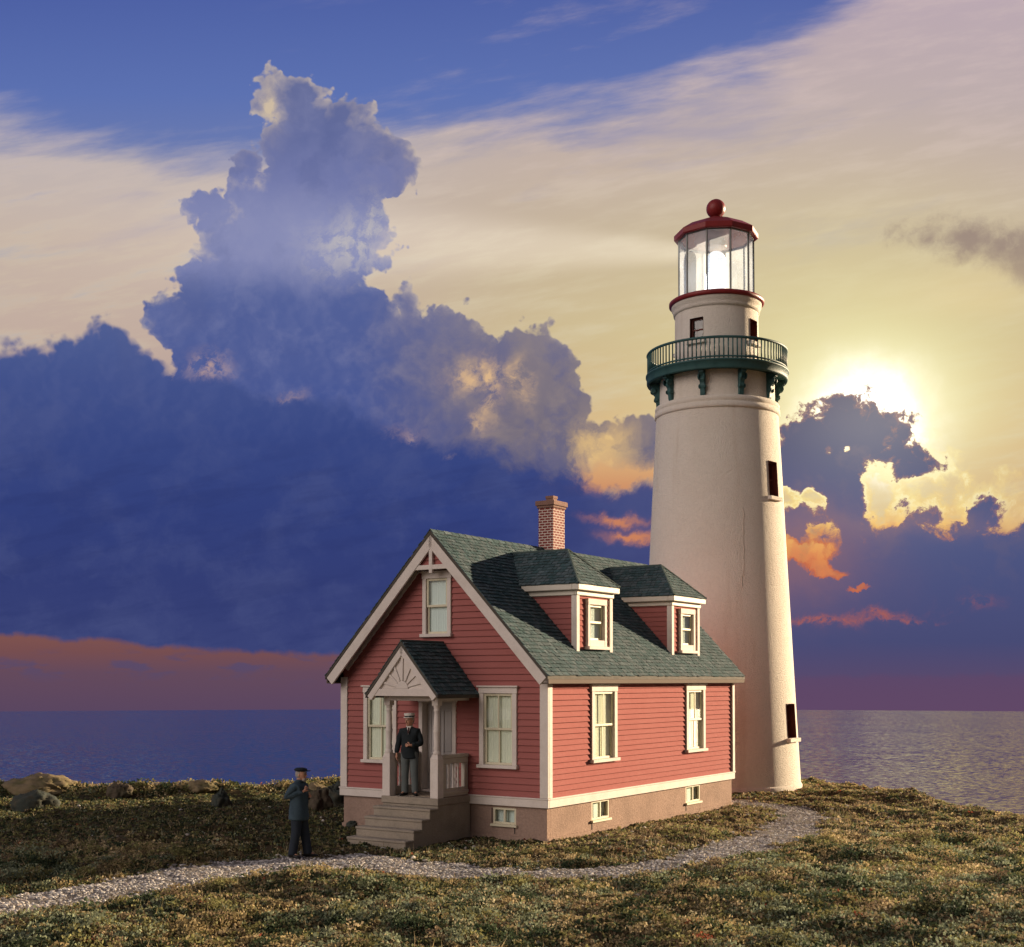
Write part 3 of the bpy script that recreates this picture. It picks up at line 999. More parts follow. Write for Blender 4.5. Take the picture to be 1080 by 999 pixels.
def boulder(x, y, rx, ry, rz, m, label, seed, rough=0.28, sink=0.25):
    mb = MB()
    nu, nv = 64, 40
    v, f = [], []
    for i in range(nv + 1):
        th = math.pi * i / nv
        for k in range(nu):
            a = 2 * math.pi * k / nu
            d = Vector((math.sin(th) * math.cos(a), math.sin(th) * math.sin(a), math.cos(th)))
            q = 1 + rough * mnoise.fractal(d * 1.4 + Vector((seed * 3.1, seed, 0)), 0.7, 2.0, 5)
            q += 0.07 * abs(mnoise.noise(d * 5.0 + Vector((seed, 2.0, 0)))) + 0.03 * mnoise.noise(d * 13.0 + Vector((0, seed, 0)))
            v.append((d.x * rx * q, d.y * ry * q, d.z * rz * q + rz * (1 - 2 * sink)))
    for i in range(nv):
        for k in range(nu):
            a_, b_ = i * nu + k, i * nu + (k + 1) % nu
            f.append((a_, b_, b_ + nu, a_ + nu))
    mb.add(v, f, 0, None, True)
    o = mb.build('boulder', m)
    o.location = (x, y, gz1(x, y) - 0.03)
    return tag(o, label, 'rock', 'rocks along the edge of the bluff')


def at(px_, py_, Y):
    """ground point seen at a photo column, at distance Y"""
    return (px_ - 540) / CAM_F * Y


boulder(at(48, 0, 37.0), 36.8, 1.05, 0.8, 0.42, rock_tan, 'broad low tan boulder capped with moss at the far left of the bluff edge', 1, 0.20, 0.52)
boulder(at(38, 0, 33.8), 33.8, 0.60, 0.5, 0.42, rock_dark, 'dark rounded boulder lying in front of the broad tan boulder', 2, 0.18, 0.40)
boulder(at(128, 0, 35.8), 35.8, 0.36, 0.3, 0.34, rock_brown, 'brown stump-like rock to the right of the broad tan boulder', 3, 0.35, 0.45)
boulder(at(213, 0, 36.6), 36.6, 0.45, 0.35, 0.24, rock_tan, 'flat pinkish tan stone at the bluff edge midway between the tan boulder and the man', 4, 0.3, 0.45)
boulder(at(234, 0, 33.0), 33.0, 0.24, 0.24, 0.36, rock_dark, 'small upright dark mossy stone standing in the grass left of the man', 5, 0.3, 0.4)
boulder(at(336, 0, 32.0), 32.0, 0.33, 0.3, 0.46, rock_brown, 'pointed brown rock just right of the standing man', 6, 0.35, 0.4)
boulder(at(354, 0, 33.5), 33.5, 0.40, 0.34, 0.46, rock_dark, 'blackish rock half hidden behind the left corner of the cottage', 7, 0.3, 0.35)
boulder(at(331, 0, 37.3), 37.3, 0.55, 0.4, 0.30, rock_tan, 'pale tan rock on the bluff edge behind the pointed brown rock', 8, 0.3, 0.5)
boulder(at(372, 0, 28.8), 28.8, 0.13, 0.11, 0.13, rock_dark, 'little dark stone at the foot of the cottage foundation left of the steps', 9, 0.25)

# ------------------------------------------------------------------ cottage
red = mat('red_clapboard', (0.340, 0.125, 0.115), rough=0.9, var=0.06, vscale=1.2, bump=0.0, bscale=60, color2=(0.30, 0.100, 0.092), fine=0.02, spec=0.04,
          streak=((0.8, 0.8, 34), (0.265, 0.085, 0.078), 0.4))
trim = mat('cream_trim', (0.70, 0.64, 0.59), rough=0.7, var=0.10, vscale=2.5, bump=0.15, bscale=50, color2=(0.52, 0.45, 0.39), fine=0.08, spec=0.12)
sash_m = mat('sash_paint', (0.66, 0.62, 0.46), rough=0.55, var=0.08, vscale=3, color2=(0.55, 0.50, 0.36), fine=0.05)
concrete = mat('foundation_concrete', (0.36, 0.255, 0.205), rough=0.92, var=0.18, vscale=1.4, bump=0.8, bscale=26, color2=(0.25, 0.18, 0.145), fine=0.18, spec=0.06)
step_m = mat('step_concrete', (0.36, 0.31, 0.25), rough=0.92, var=0.16, vscale=2.4, bump=0.6, bscale=30, color2=(0.22, 0.20, 0.165), fine=0.16, spec=0.15)
dark_in = mat('dark_recess', (0.02, 0.02, 0.02), rough=0.9, var=0.0)
shingle_m = mat('green_shingle', (0.07, 0.125, 0.115), rough=0.8, attr='tint', var=0.35, vscale=1.6, bump=0.5, bscale=45, color2=(0.045, 0.075, 0.085), fine=0.12, spec=0.10)
roof_under = mat('roof_edge', (0.085, 0.075, 0.062), rough=0.85, var=0.15, vscale=3)
curtain_m = mat('curtain_cloth', (0.92, 0.93, 0.78), rough=0.9, var=0.05, vscale=4, color2=(0.84, 0.86, 0.70))
curtain_b = mat('blind_cloth', (0.80, 0.88, 0.86), rough=0.9, var=0.05, vscale=4, color2=(0.72, 0.80, 0.80))
glass = glass_mat('window_glass', (0.90, 0.95, 0.93), 0.08)
wood_in = mat('porch_boards', (0.25, 0.20, 0.15), rough=0.85, var=0.2, vscale=3, bump=0.4, bscale=30)
rail_m = mat('porch_rail_paint', (0.50, 0.46, 0.39), rough=0.65, var=0.14, vscale=4, bump=0.2, bscale=40, color2=(0.36, 0.33, 0.27))
door_m = mat('door_paint', (0.55, 0.53, 0.52), rough=0.55, var=0.08, vscale=3, color2=(0.42, 0.41, 0.41))
brick = bpy.data.materials.new('chimney_brick')
brick.use_nodes = True
t = brick.node_tree
t.nodes.clear()
N = NT(t)
c = X(N, N.node('ShaderNodeTexCoord').outputs['Object'])
bx, by, bz = N.sep(c)
bt_ = N.node('ShaderNodeTexBrick')
bt_.offset = 0.5
N.put(bt_.inputs['Vector'], N.xyz(bx + by, bz, 0.0))
N.put(bt_.inputs['Color1'], N.mix(N.noise(c, 7, 3, 0.6), (0.20, 0.032, 0.026), (0.12, 0.025, 0.021)))
N.put(bt_.inputs['Color2'], N.mix(N.noise(c, 9, 3, 0.6), (0.15, 0.028, 0.024), (0.24, 0.048, 0.038)))
bt_.inputs['Mortar'].default_value = (0.58, 0.50, 0.44, 1)
bt_.inputs['Scale'].default_value = 1.0
bt_.inputs['Brick Width'].default_value = 0.155
bt_.inputs['Row Height'].default_value = 0.064
bt_.inputs['Mortar Size'].default_value = 0.010
bt_.inputs['Mortar Smooth'].default_value = 0.15
b = N.node('ShaderNodeBsdfPrincipled')
b.inputs['Roughness'].default_value = 0.9
N.put(b.inputs['Base Color'], X(N, bt_.outputs[0]))
bn = N.node('ShaderNodeBump', invert=True)
bn.inputs['Strength'].default_value = 0.6
bn.inputs['Distance'].default_value = 0.012
N.put(bn.inputs['Height'], X(N, bt_.outputs['Fac']))
N.put(b.inputs['Normal'], X(N, bn.outputs[0]))
o = N.node('ShaderNodeOutputMaterial')
t.links.new(b.outputs[0], o.inputs['Surface'])
cap_m = mat('chimney_cap', (0.24, 0.135, 0.105), rough=0.9, var=0.2, vscale=5, bump=0.6, bscale=30, color2=(0.19, 0.11, 0.09))

house = thing('cottage', 'small red clapboard cottage with green shingled roof, two dormers and a white gabled porch', 'house', HC, -YAW)
# local frame: x along the front (0 at the near corner, -HW at the left), y into the depth, z up
EZ, PZ, OS, OF = 3.412, 6.5524, 0.245, 0.3056
SL = (PZ - EZ) / (HW / 2 + OS)            # rise per metre
ZT, ZB = 0.901, 0.705                      # water table


def frame(O, ax, nrm):
    ax, nrm, O = Vector(ax), Vector(nrm), Vector(O)
    M = Matrix.Identity(4)
    for i in range(3):
        M[i][0], M[i][1], M[i][2], M[i][3] = ax[i], -nrm[i], (0, 0, 1)[i], O[i]
    return M                               # (along, inwards, up)


F_FRONT = frame((0, 0, 0), (1, 0, 0), (0, -1, 0))
F_RIGHT = frame((0, 0, 0), (0, 1, 0), (1, 0, 0))
F_LEFT = frame((-HW, 0, 0), (0, -1, 0), (-1, 0, 0))
F_BACK = frame((0, HL, 0), (-1, 0, 0), (0, 1, 0))


def clapboards(mb, M, lo, hi, z0, z1, expo, openings=(), lap=0.020, mi=0):
    """lapped boards between lo(z) and hi(z), cut round the openings (s0, s1, za, zb)"""
    z = z0
    while z < z1 - 1e-4:
        zt_ = min(z + expo, z1)
        cuts = sorted({z, zt_, *[q for op in openings for q in op[2:4] if z < q < zt_]})
        jit = random.uniform(-0.0025, 0.0025)
        for a, b_ in zip(cuts[:-1], cuts[1:]):
            mid = (a + b_) / 2
            spans = [(None, None)]
            cur = []
            blocks = sorted([(op[0], op[1]) for op in openings if op[2] < mid < op[3]])
            left = None
            for s0, s1 in blocks:
                cur.append((left, s0))
                left = s1
            cur.append((left, None))
            oa = -(lap + jit) * (1 - (a - z) / expo)
            ob = -(lap + jit) * (1 - (b_ - z) / expo)
            for l, r in cur:
                la, lb = (lo(a), lo(b_)) if l is None else (l, l)
                ra, rb = (hi(a), hi(b_)) if r is None else (r, r)
                if ra - la < 0.004 and rb - lb < 0.004:
                    continue
                lb, rb = min(lb, max(rb, lb)), max(rb, min(lb, rb))
                mb.quad((la, oa, a), (ra, oa, a), (rb, ob, b_), (lb, ob, b_), mi, M)
                if a == z:
                    mb.quad((la, 0.002, a), (ra, 0.002, a), (ra, oa, a), (la, oa, a), mi, M)
        z = zt_


def gable_lo(z):
    return -HW + max(0.0, (z + 0.06 - EZ) / SL - OS)


def gable_hi(z):
    return -max(0.0, (z + 0.06 - EZ) / SL - OS)


def sash_window(parent, M, s0, s1, z0, z1, muntin=True, cloth=None, casing=0.11, out=0.06, name='window', apron=0.0, head_cap=True, label=None):
    """double-hung sash window; s0..s1, z0..z1 are the outside of the casing"""
    cloth = cloth or curtain_m
    k = casing
    w = MB()
    a, b_ = s0 + k, s1 - k
    zs, ze = z0 + 0.07 + apron, z1 - 0.13
    w.box(s0, a, -out, 0.01, z0 + 0.07, ze, 0, M)
    w.box(b_, s1, -out, 0.01, z0 + 0.07, ze, 0, M)
    w.box(s0 - (0.015 if head_cap else 0), s1 + (0.015 if head_cap else 0), -out - 0.006, 0.01, ze, z1, 0, M)
    if head_cap:
        w.box(s0 - 0.045, s1 + 0.045, -out - 0.045, 0.01, z1, z1 + 0.035, 0, M)
    w.box(s0 - 0.035, s1 + 0.035, -out - 0.055, 0.01, z0, z0 + 0.07, 0, M)
    if apron:
        w.box(a, b_, -out + 0.004, 0.01, z0 + 0.07, zs, 0, M)
    d = 0.10
    w.box(a - 0.012, a, 0.01, d, zs, ze, 0, M)
    w.box(b_, b_ + 0.012, 0.01, d, zs, ze, 0, M)
    w.box(a, b_, 0.01, d, zs - 0.012, zs, 0, M)
    w.box(a, b_, 0.01, d, ze, ze + 0.012, 0, M)
    win = w.build(name, trim, parent, 0.006, label)
    zm = (zs + ze) / 2
    sb = 0.05
    for (za, zb, y0, nm) in ((zm - 0.02, ze, -0.028, 'upper_sash'), (zs, zm + 0.02, 0.006, 'lower_sash')):
        q = MB()
        q.box(a, a + sb, y0, y0 + 0.03, za, zb, 0, M)
        q.box(b_ - sb, b_, y0, y0 + 0.03, za, zb, 0, M)
        q.box(a + sb, b_ - sb, y0, y0 + 0.03, za, za + sb, 0, M)
        q.box(a + sb, b_ - sb, y0, y0 + 0.03, zb - sb, zb, 0, M)
        if muntin:
            m_ = (a + b_) / 2
            q.box(m_ - 0.018, m_ + 0.018, y0 + 0.003, y0 + 0.027, za + sb, zb - sb, 0, M)
        q.build(nm, sash_m, win, 0.004)
        g = MB()
        g.quad((a + sb - .004, y0 + 0.017, za + sb - .004), (b_ - sb + .004, y0 + 0.017, za + sb - .004), (b_ - sb + .004, y0 + 0.017, zb - sb + .004), (a + sb - .004, y0 + 0.017, zb - sb + .004), 0, M)
        g.build('pane', glass, win)
    cu = MB()
    n = 46
    for side in (0, 1):
        e0, e1 = (a - 0.02, a + (b_ - a) * 0.51) if side == 0 else (b_ + 0.02, b_ - (b_ - a) * 0.51)
        ph = random.random() * 6
        v, f = [], []
        for i in range(n + 1):
            tt = i / n
            for j, zz in enumerate((zs + 0.02, zm - 0.05, ze)):
                pull = 1.0
                ss_ = e0 + (e1 - e0) * tt * pull
                v.append((ss_, 0.052 + 0.0045 * math.sin(tt * 40 + ph + j * 0.2), zz))
        for i in range(n):
            for j in range(2):
                q_ = i * 3 + j
                f.append((q_, q_ + 3, q_ + 4, q_ + 1))
        cu.add(v, f, 0, M, True)
    cu.build('curtain', cloth, win)
    back = MB()
    back.quad((a - 0.3, 0.42, zs - 0.2), (b_ + 0.3, 0.42, zs - 0.2), (b_ + 0.3, 0.42, ze + 0.2), (a - 0.3, 0.42, ze + 0.2), 0, M)
    back.build('dark_room', dark_in, win)
    return win


def cellar_window(parent, M, s0, s1, z0, z1):
    w = MB()
    k = 0.045
    w.box(s0, s0 + k, 0.015, 0.07, z0, z1, 0, M)
    w.box(s1 - k, s1, 0.015, 0.07, z0, z1, 0, M)
    w.box(s0 + k, s1 - k, 0.015, 0.07, z0, z0 + k, 0, M)
    w.box(s0 + k, s1 - k, 0.015, 0.07, z1 - k, z1, 0, M)
    m_ = (s0 + s1) / 2
    w.box(m_ - 0.025, m_ + 0.025, 0.012, 0.07, z0 + k, z1 - k, 0, M)
    w.box(s0 - 0.04, s1 + 0.04, -0.045, 0.07, z0 - 0.05, z0, 0, M)
    win = w.build('cellar_window', sash_m, parent, 0.004)
    g = MB()
    for p, q in ((s0 + k, m_ - 0.025), (m_ + 0.025, s1 - k)):
        g.quad((p, 0.045, z0 + k), (q, 0.045, z0 + k), (q, 0.045, z1 - k), (p, 0.045, z1 - k), 0, M)
    g.build('pane', glass, win)
    c_ = MB()
    c_.quad((s0, 0.13, z0), (s1, 0.13, z0), (s1, 0.13, z1), (s0, 0.13, z1), 0, M)
    c_.build('blind_or_dark_back', curtain_b, win)


# openings (inside of casings), front and right side
K = 0.11
FW = [(-4.83, -3.885, 1.475, 3.17), (-1.655, -0.71, 1.475, 3.17)]
UW = (-3.17, -2.40, 4.255, 5.66)
DOOR = (-3.27, -2.27, 0.93, 2.96)
SW = [(1.76, 2.90, 1.53, 3.20), (6.455, 7.555, 1.53, 3.20)]
inner = lambda w: (w[0] + K, w[1] - K, w[2] + 0.07, w[3] - 0.13)
wl = MB()
clapboards(wl, F_FRONT, gable_lo, gable_hi, ZT, PZ - 0.16, 0.134, lap=0.032, openings=[inner(FW[0]), inner(FW[1]), inner(UW), (DOOR[0] + 0.1, DOOR[1] - 0.1, 0.5, DOOR[3] - 0.12)])
wl.build('front_wall', red, house)
wl = MB()
clapboards(wl, F_RIGHT, lambda z: 0.0, lambda z: HL, ZT, EZ - 0.08, 0.118, lap=0.034, openings=[inner(SW[0]), inner(SW[1])])
wl.build('side_wall', red, house)
wl = MB()
clapboards(wl, F_LEFT, lambda z: -HL, lambda z: 0.0, ZT, EZ - 0.08, 0.118)
wl.build('side_wall', red, house)
wl = MB()
clapboards(wl, F_BACK, lambda z: -gable_hi(z), lambda z: -gable_lo(z), ZT, PZ - 0.16, 0.134, lap=0.03)
wl.build('rear_wall', red, house)

# corner boards
for (x0, x1, y0, y1) in ((-0.145, 0.05, -0.05, 0.0), (-HW - 0.05, -HW + 0.145, -0.05, 0.0)):
    mb = MB()
    mb.box(x0, x1, y0, y1, ZT + 0.002, EZ - 0.02)
    if x1 > 0:
        mb.box(0.0, 0.0515, 0.0, 0.14, ZT + 0.002, EZ - 0.10)
    else:
        mb.box(-HW - 0.0515, -HW, 0.0, 0.14, ZT + 0.002, EZ - 0.10)
    mb.build('corner_board', trim, house, 0.006)
for x0, x1 in ((0.0, 0.07), (-HW - 0.05, -HW)):
    mb = MB()
    mb.box(x0, x1, HL - 0.10, HL + 0.04, ZT + 0.002, EZ - 0.10)
    mb.build('corner_board', trim, house, 0.006)
# water table
mb = MB()
mb.box(-HW - 0.06, 0.06, -0.06, 0.0, ZB, ZT - 0.03)
mb.box(0.0, 0.06, 0.0, HL + 0.05, ZB, ZT - 0.03)
mb.box(-HW - 0.05, -HW, 0.0, HL + 0.05, ZB, ZT - 0.03)
mb.box(-HW, 0.0, HL, HL + 0.05, ZB, ZT - 0.03)
mb.box(-HW - 0.075, 0.075, -0.075, 0.002, ZT - 0.032, ZT)
mb.box(-0.002, 0.075, 0.002, HL + 0.075, ZT - 0.032, ZT + 0.0015)
mb.box(-HW - 0.075, -HW + 0.002, 0.002, HL + 0.075, ZT - 0.032, ZT + 0.0015)
mb.build('water_table', trim, house, 0.006)
# foundation with its cellar openings
FB = [(-1.34, -0.765, 0.315, 0.655)]
SB = [(1.85, 2.62, 0.285, 0.70), (6.52, 7.34, 0.285, 0.70)]
mb = MB()


def pierced(mb, M, s0, s1, z0, z1, ops, y0, y1, mi=0):
    cur = s0
    for (a, b_, za, zb) in sorted(ops):
        mb.box(cur, a, y0, y1, z0, z1, mi, M)
        mb.box(a, b_, y0, y1, z0, za, mi, M)
        if zb < z1 - 0.01:
            mb.box(a, b_, y0, y1, zb, z1, mi, M)
        cur = b_
    mb.box(cur, s1, y0, y1, z0, z1, mi, M)


pierced(mb, F_FRONT, -HW + 0.01, -0.01, -0.3, ZB, FB, 0.012, 0.14)
pierced(mb, F_RIGHT, 0.142, HL - 0.01, -0.3, ZB, SB, 0.012, 0.14)
mb.box(-HW + 0.012, -HW + 0.14, 0.142, HL - 0.01, -0.3, ZB)
mb.box(-HW + 0.142, -0.142, HL - 0.14, HL - 0.012, -0.3, ZB)
# footing course and the dark seams in the render
mb.box(-HW - 0.02, 0.02, -0.018, 0.010, -0.3, 0.085)
mb.box(-0.009, 0.022, 0.012, HL + 0.02, -0.3, 0.085)
for s, za, zb in ((-0.795, 0.13, 0.30), (-1.365, 0.33, 0.64)):
    mb.box(s - 0.012, s + 0.012, 0.006, 0.0135, za, zb, 1, F_FRONT)
for s, za, zb in ((1.86, 0.02 + 0.07, 0.25), (6.53, 0.09, 0.25)):
    mb.box(s - 0.02, s + 0.02, 0.006, 0.0135, za, zb, 1, F_RIGHT)
mb.build('foundation', [concrete, dark_in], house, 0.008)
for w in FB:
    cellar_window(house, F_FRONT, *w)
for w in SB:
    cellar_window(house, F_RIGHT, *w)

for w in FW:
    sash_window(house, F_FRONT, *w)
sash_window(house, F_FRONT, *UW, muntin=False, cloth=curtain_b, casing=0.10)
for w in SW:
    sash_window(house, F_RIGHT, *w, casing=0.13)

# ---- roof
SHPAL = np.array([(0.082, 0.122, 0.136), (0.066, 0.106, 0.118), (0.112, 0.144, 0.158), (0.096, 0.122, 0.136), (0.054, 0.096, 0.106)])


class Shingles(MB):
    def __init__(self):
        super().__init__()
        self.tint = []

    def course(self, O, along, up, nrm, t_len, lo, hi, expo, wid, lift=0.020):
        O, along, up, nrm = Vector(O), Vector(along).normalized(), Vector(up).normalized(), Vector(nrm).normalized()
        rows = int(math.ceil(t_len / expo))
        for r in range(rows):
            t0 = r * expo
            t1 = min(t0 + expo * 1.04, t_len)
            a = lo(t0) - wid * random.random()
            while a < hi(t0):
                w = wid * random.uniform(0.80, 1.2)
                g = 0.006
                l0, r0 = max(a + g, lo(t0)), min(a + w - g, hi(t0))
                l1, r1 = max(a + g, lo(t1)), min(a + w - g, hi(t1))
                a += w
                if r0 - l0 < 0.02:
                    continue
                if r1 < l1:
                    l1 = r1 = (l0 + r0) / 2
                h = lift * random.uniform(0.75, 1.45)
                d = random.uniform(-0.012, 0.012)
                P0 = O + along * l0 + up * (t0 + d) + nrm * h
                P1 = O + along * r0 + up * (t0 + d) + nrm * h
                P2 = O + along * r1 + up * t1 + nrm * 0.003
                P3 = O + along * l1 + up * t1 + nrm * 0.003
                B0 = O + along * l0 + up * (t0 + d) - nrm * 0.002
                B1 = O + along * r0 + up * (t0 + d) - nrm * 0.002
                self.add([P0, P1, P2, P3, B0, B1], [(0, 1, 2, 3), (4, 5, 1, 0), (4, 0, 3), (5, 2, 1)])
                c = SHPAL[random.randrange(len(SHPAL))] * random.uniform(0.8, 1.2)
                self.tint += [tuple(c)] * 6

    def slab(self, *a, **k):
        n = len(self.v)
        self.box(*a, **k)
        self.tint += [(0.10, 0.13, 0.12)] * (len(self.v) - n)

    def build(self, *a, **k):
        self.tint += [(0.10, 0.13, 0.12)] * (len(self.v) - len(self.tint))
        o = super().build(*a, **k)
        at_ = o.data.color_attributes.new('tint', 'FLOAT_COLOR', 'POINT')
        cc = np.ones((len(self.v), 4), np.float32)
        cc[:, :3] = np.array(self.tint)
        at_.data.foreach_set('color', cc.ravel())
        return o


slope_len = (HW / 2 + OS) * math.hypot(1, SL)
cosr, sinr = 1 / math.hypot(1, SL), SL / math.hypot(1, SL)
roof = Shingles()
y0, y1 = -OF - 0.055, HL + OF + 0.02
for sgn in (1, -1):
    xe = OS if sgn > 0 else -HW - OS
    up = Vector((-sgn * cosr, 0, sinr))
    nrm = Vector((sgn * sinr, 0, cosr))
    E0 = Vector((xe, 0, EZ))
    # deck: a slab under the shingles
    th = 0.07
    a, b_ = E0 - nrm * 0.004, E0 + up * slope_len - nrm * 0.004
    n0 = len(roof.v)
    roof.add([(a.x, y0, a.z), (b_.x, y0, b_.z), (b_.x, y0, b_.z - th / cosr), (a.x - sgn * 0.0, y0, a.z - th),
              (a.x, y1, a.z), (b_.x, y1, b_.z), (b_.x, y1, b_.z - th / cosr), (a.x - sgn * 0.0, y1, a.z - th)],
             [(0, 3, 2, 1), (4, 5, 6, 7), (0, 1, 5, 4), (3, 7, 6, 2), (0, 4, 7, 3)], 1)
    roof.tint += [(0.1, 0.13, 0.12)] * (len(roof.v) - n0)
    roof.course(E0 + Vector((0, 0, 0)), (0, 1, 0), up, nrm, slope_len, lambda t_: y0 - 0.01, lambda t_: y1 + 0.01, 0.108, 0.135)
# ridge capping
yy = y0
while yy < y1:
    ln = random.uniform(0.24, 0.3)
    n0 = len(roof.v)
    for sgn in (1, -1):
        c0 = Vector((-HW / 2, yy, PZ + 0.028))
        dv = Vector((sgn * cosr, 0, -sinr)) * 0.12
        roof.quad(c0, c0 + Vector((0, ln, -0.008)), c0 + dv + Vector((0, ln, -0.008)), c0 + dv)
    roof.tint += [tuple(SHPAL[random.randrange(5)] * random.uniform(0.8, 1.2))] * (len(roof.v) - n0)
    yy += ln * 0.97
roof_ob = roof.build('roof', [shingle_m, roof_under], house)

# eave fascia boards
mb = MB()
mb.box(OS - 0.045, OS - 0.008, -OF - 0.02, HL + OF, EZ - 0.165, EZ - 0.012)
mb.box(0.038, OS - 0.046, -OF, HL + OF - 0.02, EZ - 0.17, EZ - 0.14)
mb.build('eave_board', mat('eave_paint', (0.17, 0.14, 0.12), rough=0.85, var=0.15, vscale=3, color2=(0.16, 0.13, 0.11), spec=0.05), house, 0.006)
mb = MB()
mb.box(-HW - OS + 0.008, -HW - OS + 0.045, -OF - 0.02, HL + OF, EZ - 0.165, EZ - 0.012)
mb.box(-HW - OS + 0.046, -HW - 0.038, -OF, HL + OF - 0.02, EZ - 0.17, EZ - 0.14)
mb.build('eave_board', MATS['eave_paint'], house, 0.006)


def rake(xa, za, xb, zb, wide, y0, y1, name, parent, m, drop=0.03):
    """sloping board below the line (xa,za) -> (xb,zb)"""
    d = Vector((xb - xa, zb - za)).normalized()
    n = Vector((d.y, -d.x))
    if n.y > 0:
        n = -n
    a, b_ = Vector((xa, za)) + n * drop, Vector((xb, zb)) + n * drop
    top_cut = (wide) * abs(d.y) / abs(d.x) if abs(d.x) > 1e-3 else 0
    poly = [tuple(a), (b_.x, b_.y), (b_.x, b_.y - wide / abs(d.x)), tuple(a + n * wide)]
    q = MB()
    q.prism(poly, y0, y1)
    return q.build(name, m, parent, 0.006)


mid = -HW / 2
rake(OS, EZ, mid, PZ, 0.215, -OF - 0.05, -OF, 'bargeboard', house, trim, 0.062)
rake(-HW - OS, EZ, mid, PZ, 0.215, -OF - 0.05, -OF, 'bargeboard', house, trim, 0.062)
# frieze strips against the wall under the rakes
rake(0.0, EZ + OS * SL, mid, PZ, 0.10, -0.045, -0.0, 'frieze_board', house, trim, 0.10)
rake(-HW, EZ + OS * SL, mid, PZ, 0.10, -0.045, -0.0, 'frieze_board', house, trim, 0.10)
# gable ornament: collar beam and king post
mb = MB()
mb.box(mid - 0.60, mid + 0.60, -OF - 0.036, -OF + 0.03, 5.70, 5.80)
mb.box(mid - 0.045, mid + 0.045, -OF - 0.042, -OF + 0.036, 5.62, 6.22)
mb.build('gable_ornament', trim, house, 0.006)
mb = MB()
clapboards(mb, frame((0, -OF + 0.06, 0), (1, 0, 0), (0, -1, 0)), lambda z: mid - max(0.0, (6.28 - z) / SL), lambda z: mid + max(0.0, (6.28 - z) / SL), 5.78, 6.27, 0.134, lap=0.03)
mb.build('gable_panel', red, house)

# ---- chimney
mb = MB()
CX0, CX1, CY0, CY1 = -2.86, -2.44, 4.22, 4.78
mb.box(CX0, CX1, CY0, CY1, 5.9, 7.56)
ch = mb.build('chimney', brick, house, 0.006)
mb = MB()
mb.box(CX0 - 0.03, CX1 + 0.03, CY0 - 0.03, CY1 + 0.03, 7.54, 7.60)
mb.box(CX0 - 0.06, CX1 + 0.06, CY0 - 0.06, CY1 + 0.06, 7.60, 7.72)
mb.build('chimney_cap', cap_m, ch, 0.012)
mb = MB()
pq = Matrix.Translation(((CX0 + CX1) / 2, (CY0 + CY1) / 2, 0))
mb.lathe([(0.15, 7.70), (0.14, 7.79), (0.16, 7.80), (0.16, 7.86), (0.10, 7.86), (0.10, 7.75)], 4, 0, pq, False, R(45))
mb.build('chimney_pot', cap_m, ch, 0.006)

# ---- dormers


def roof_u(z):
    return (z - EZ) / SL - OS


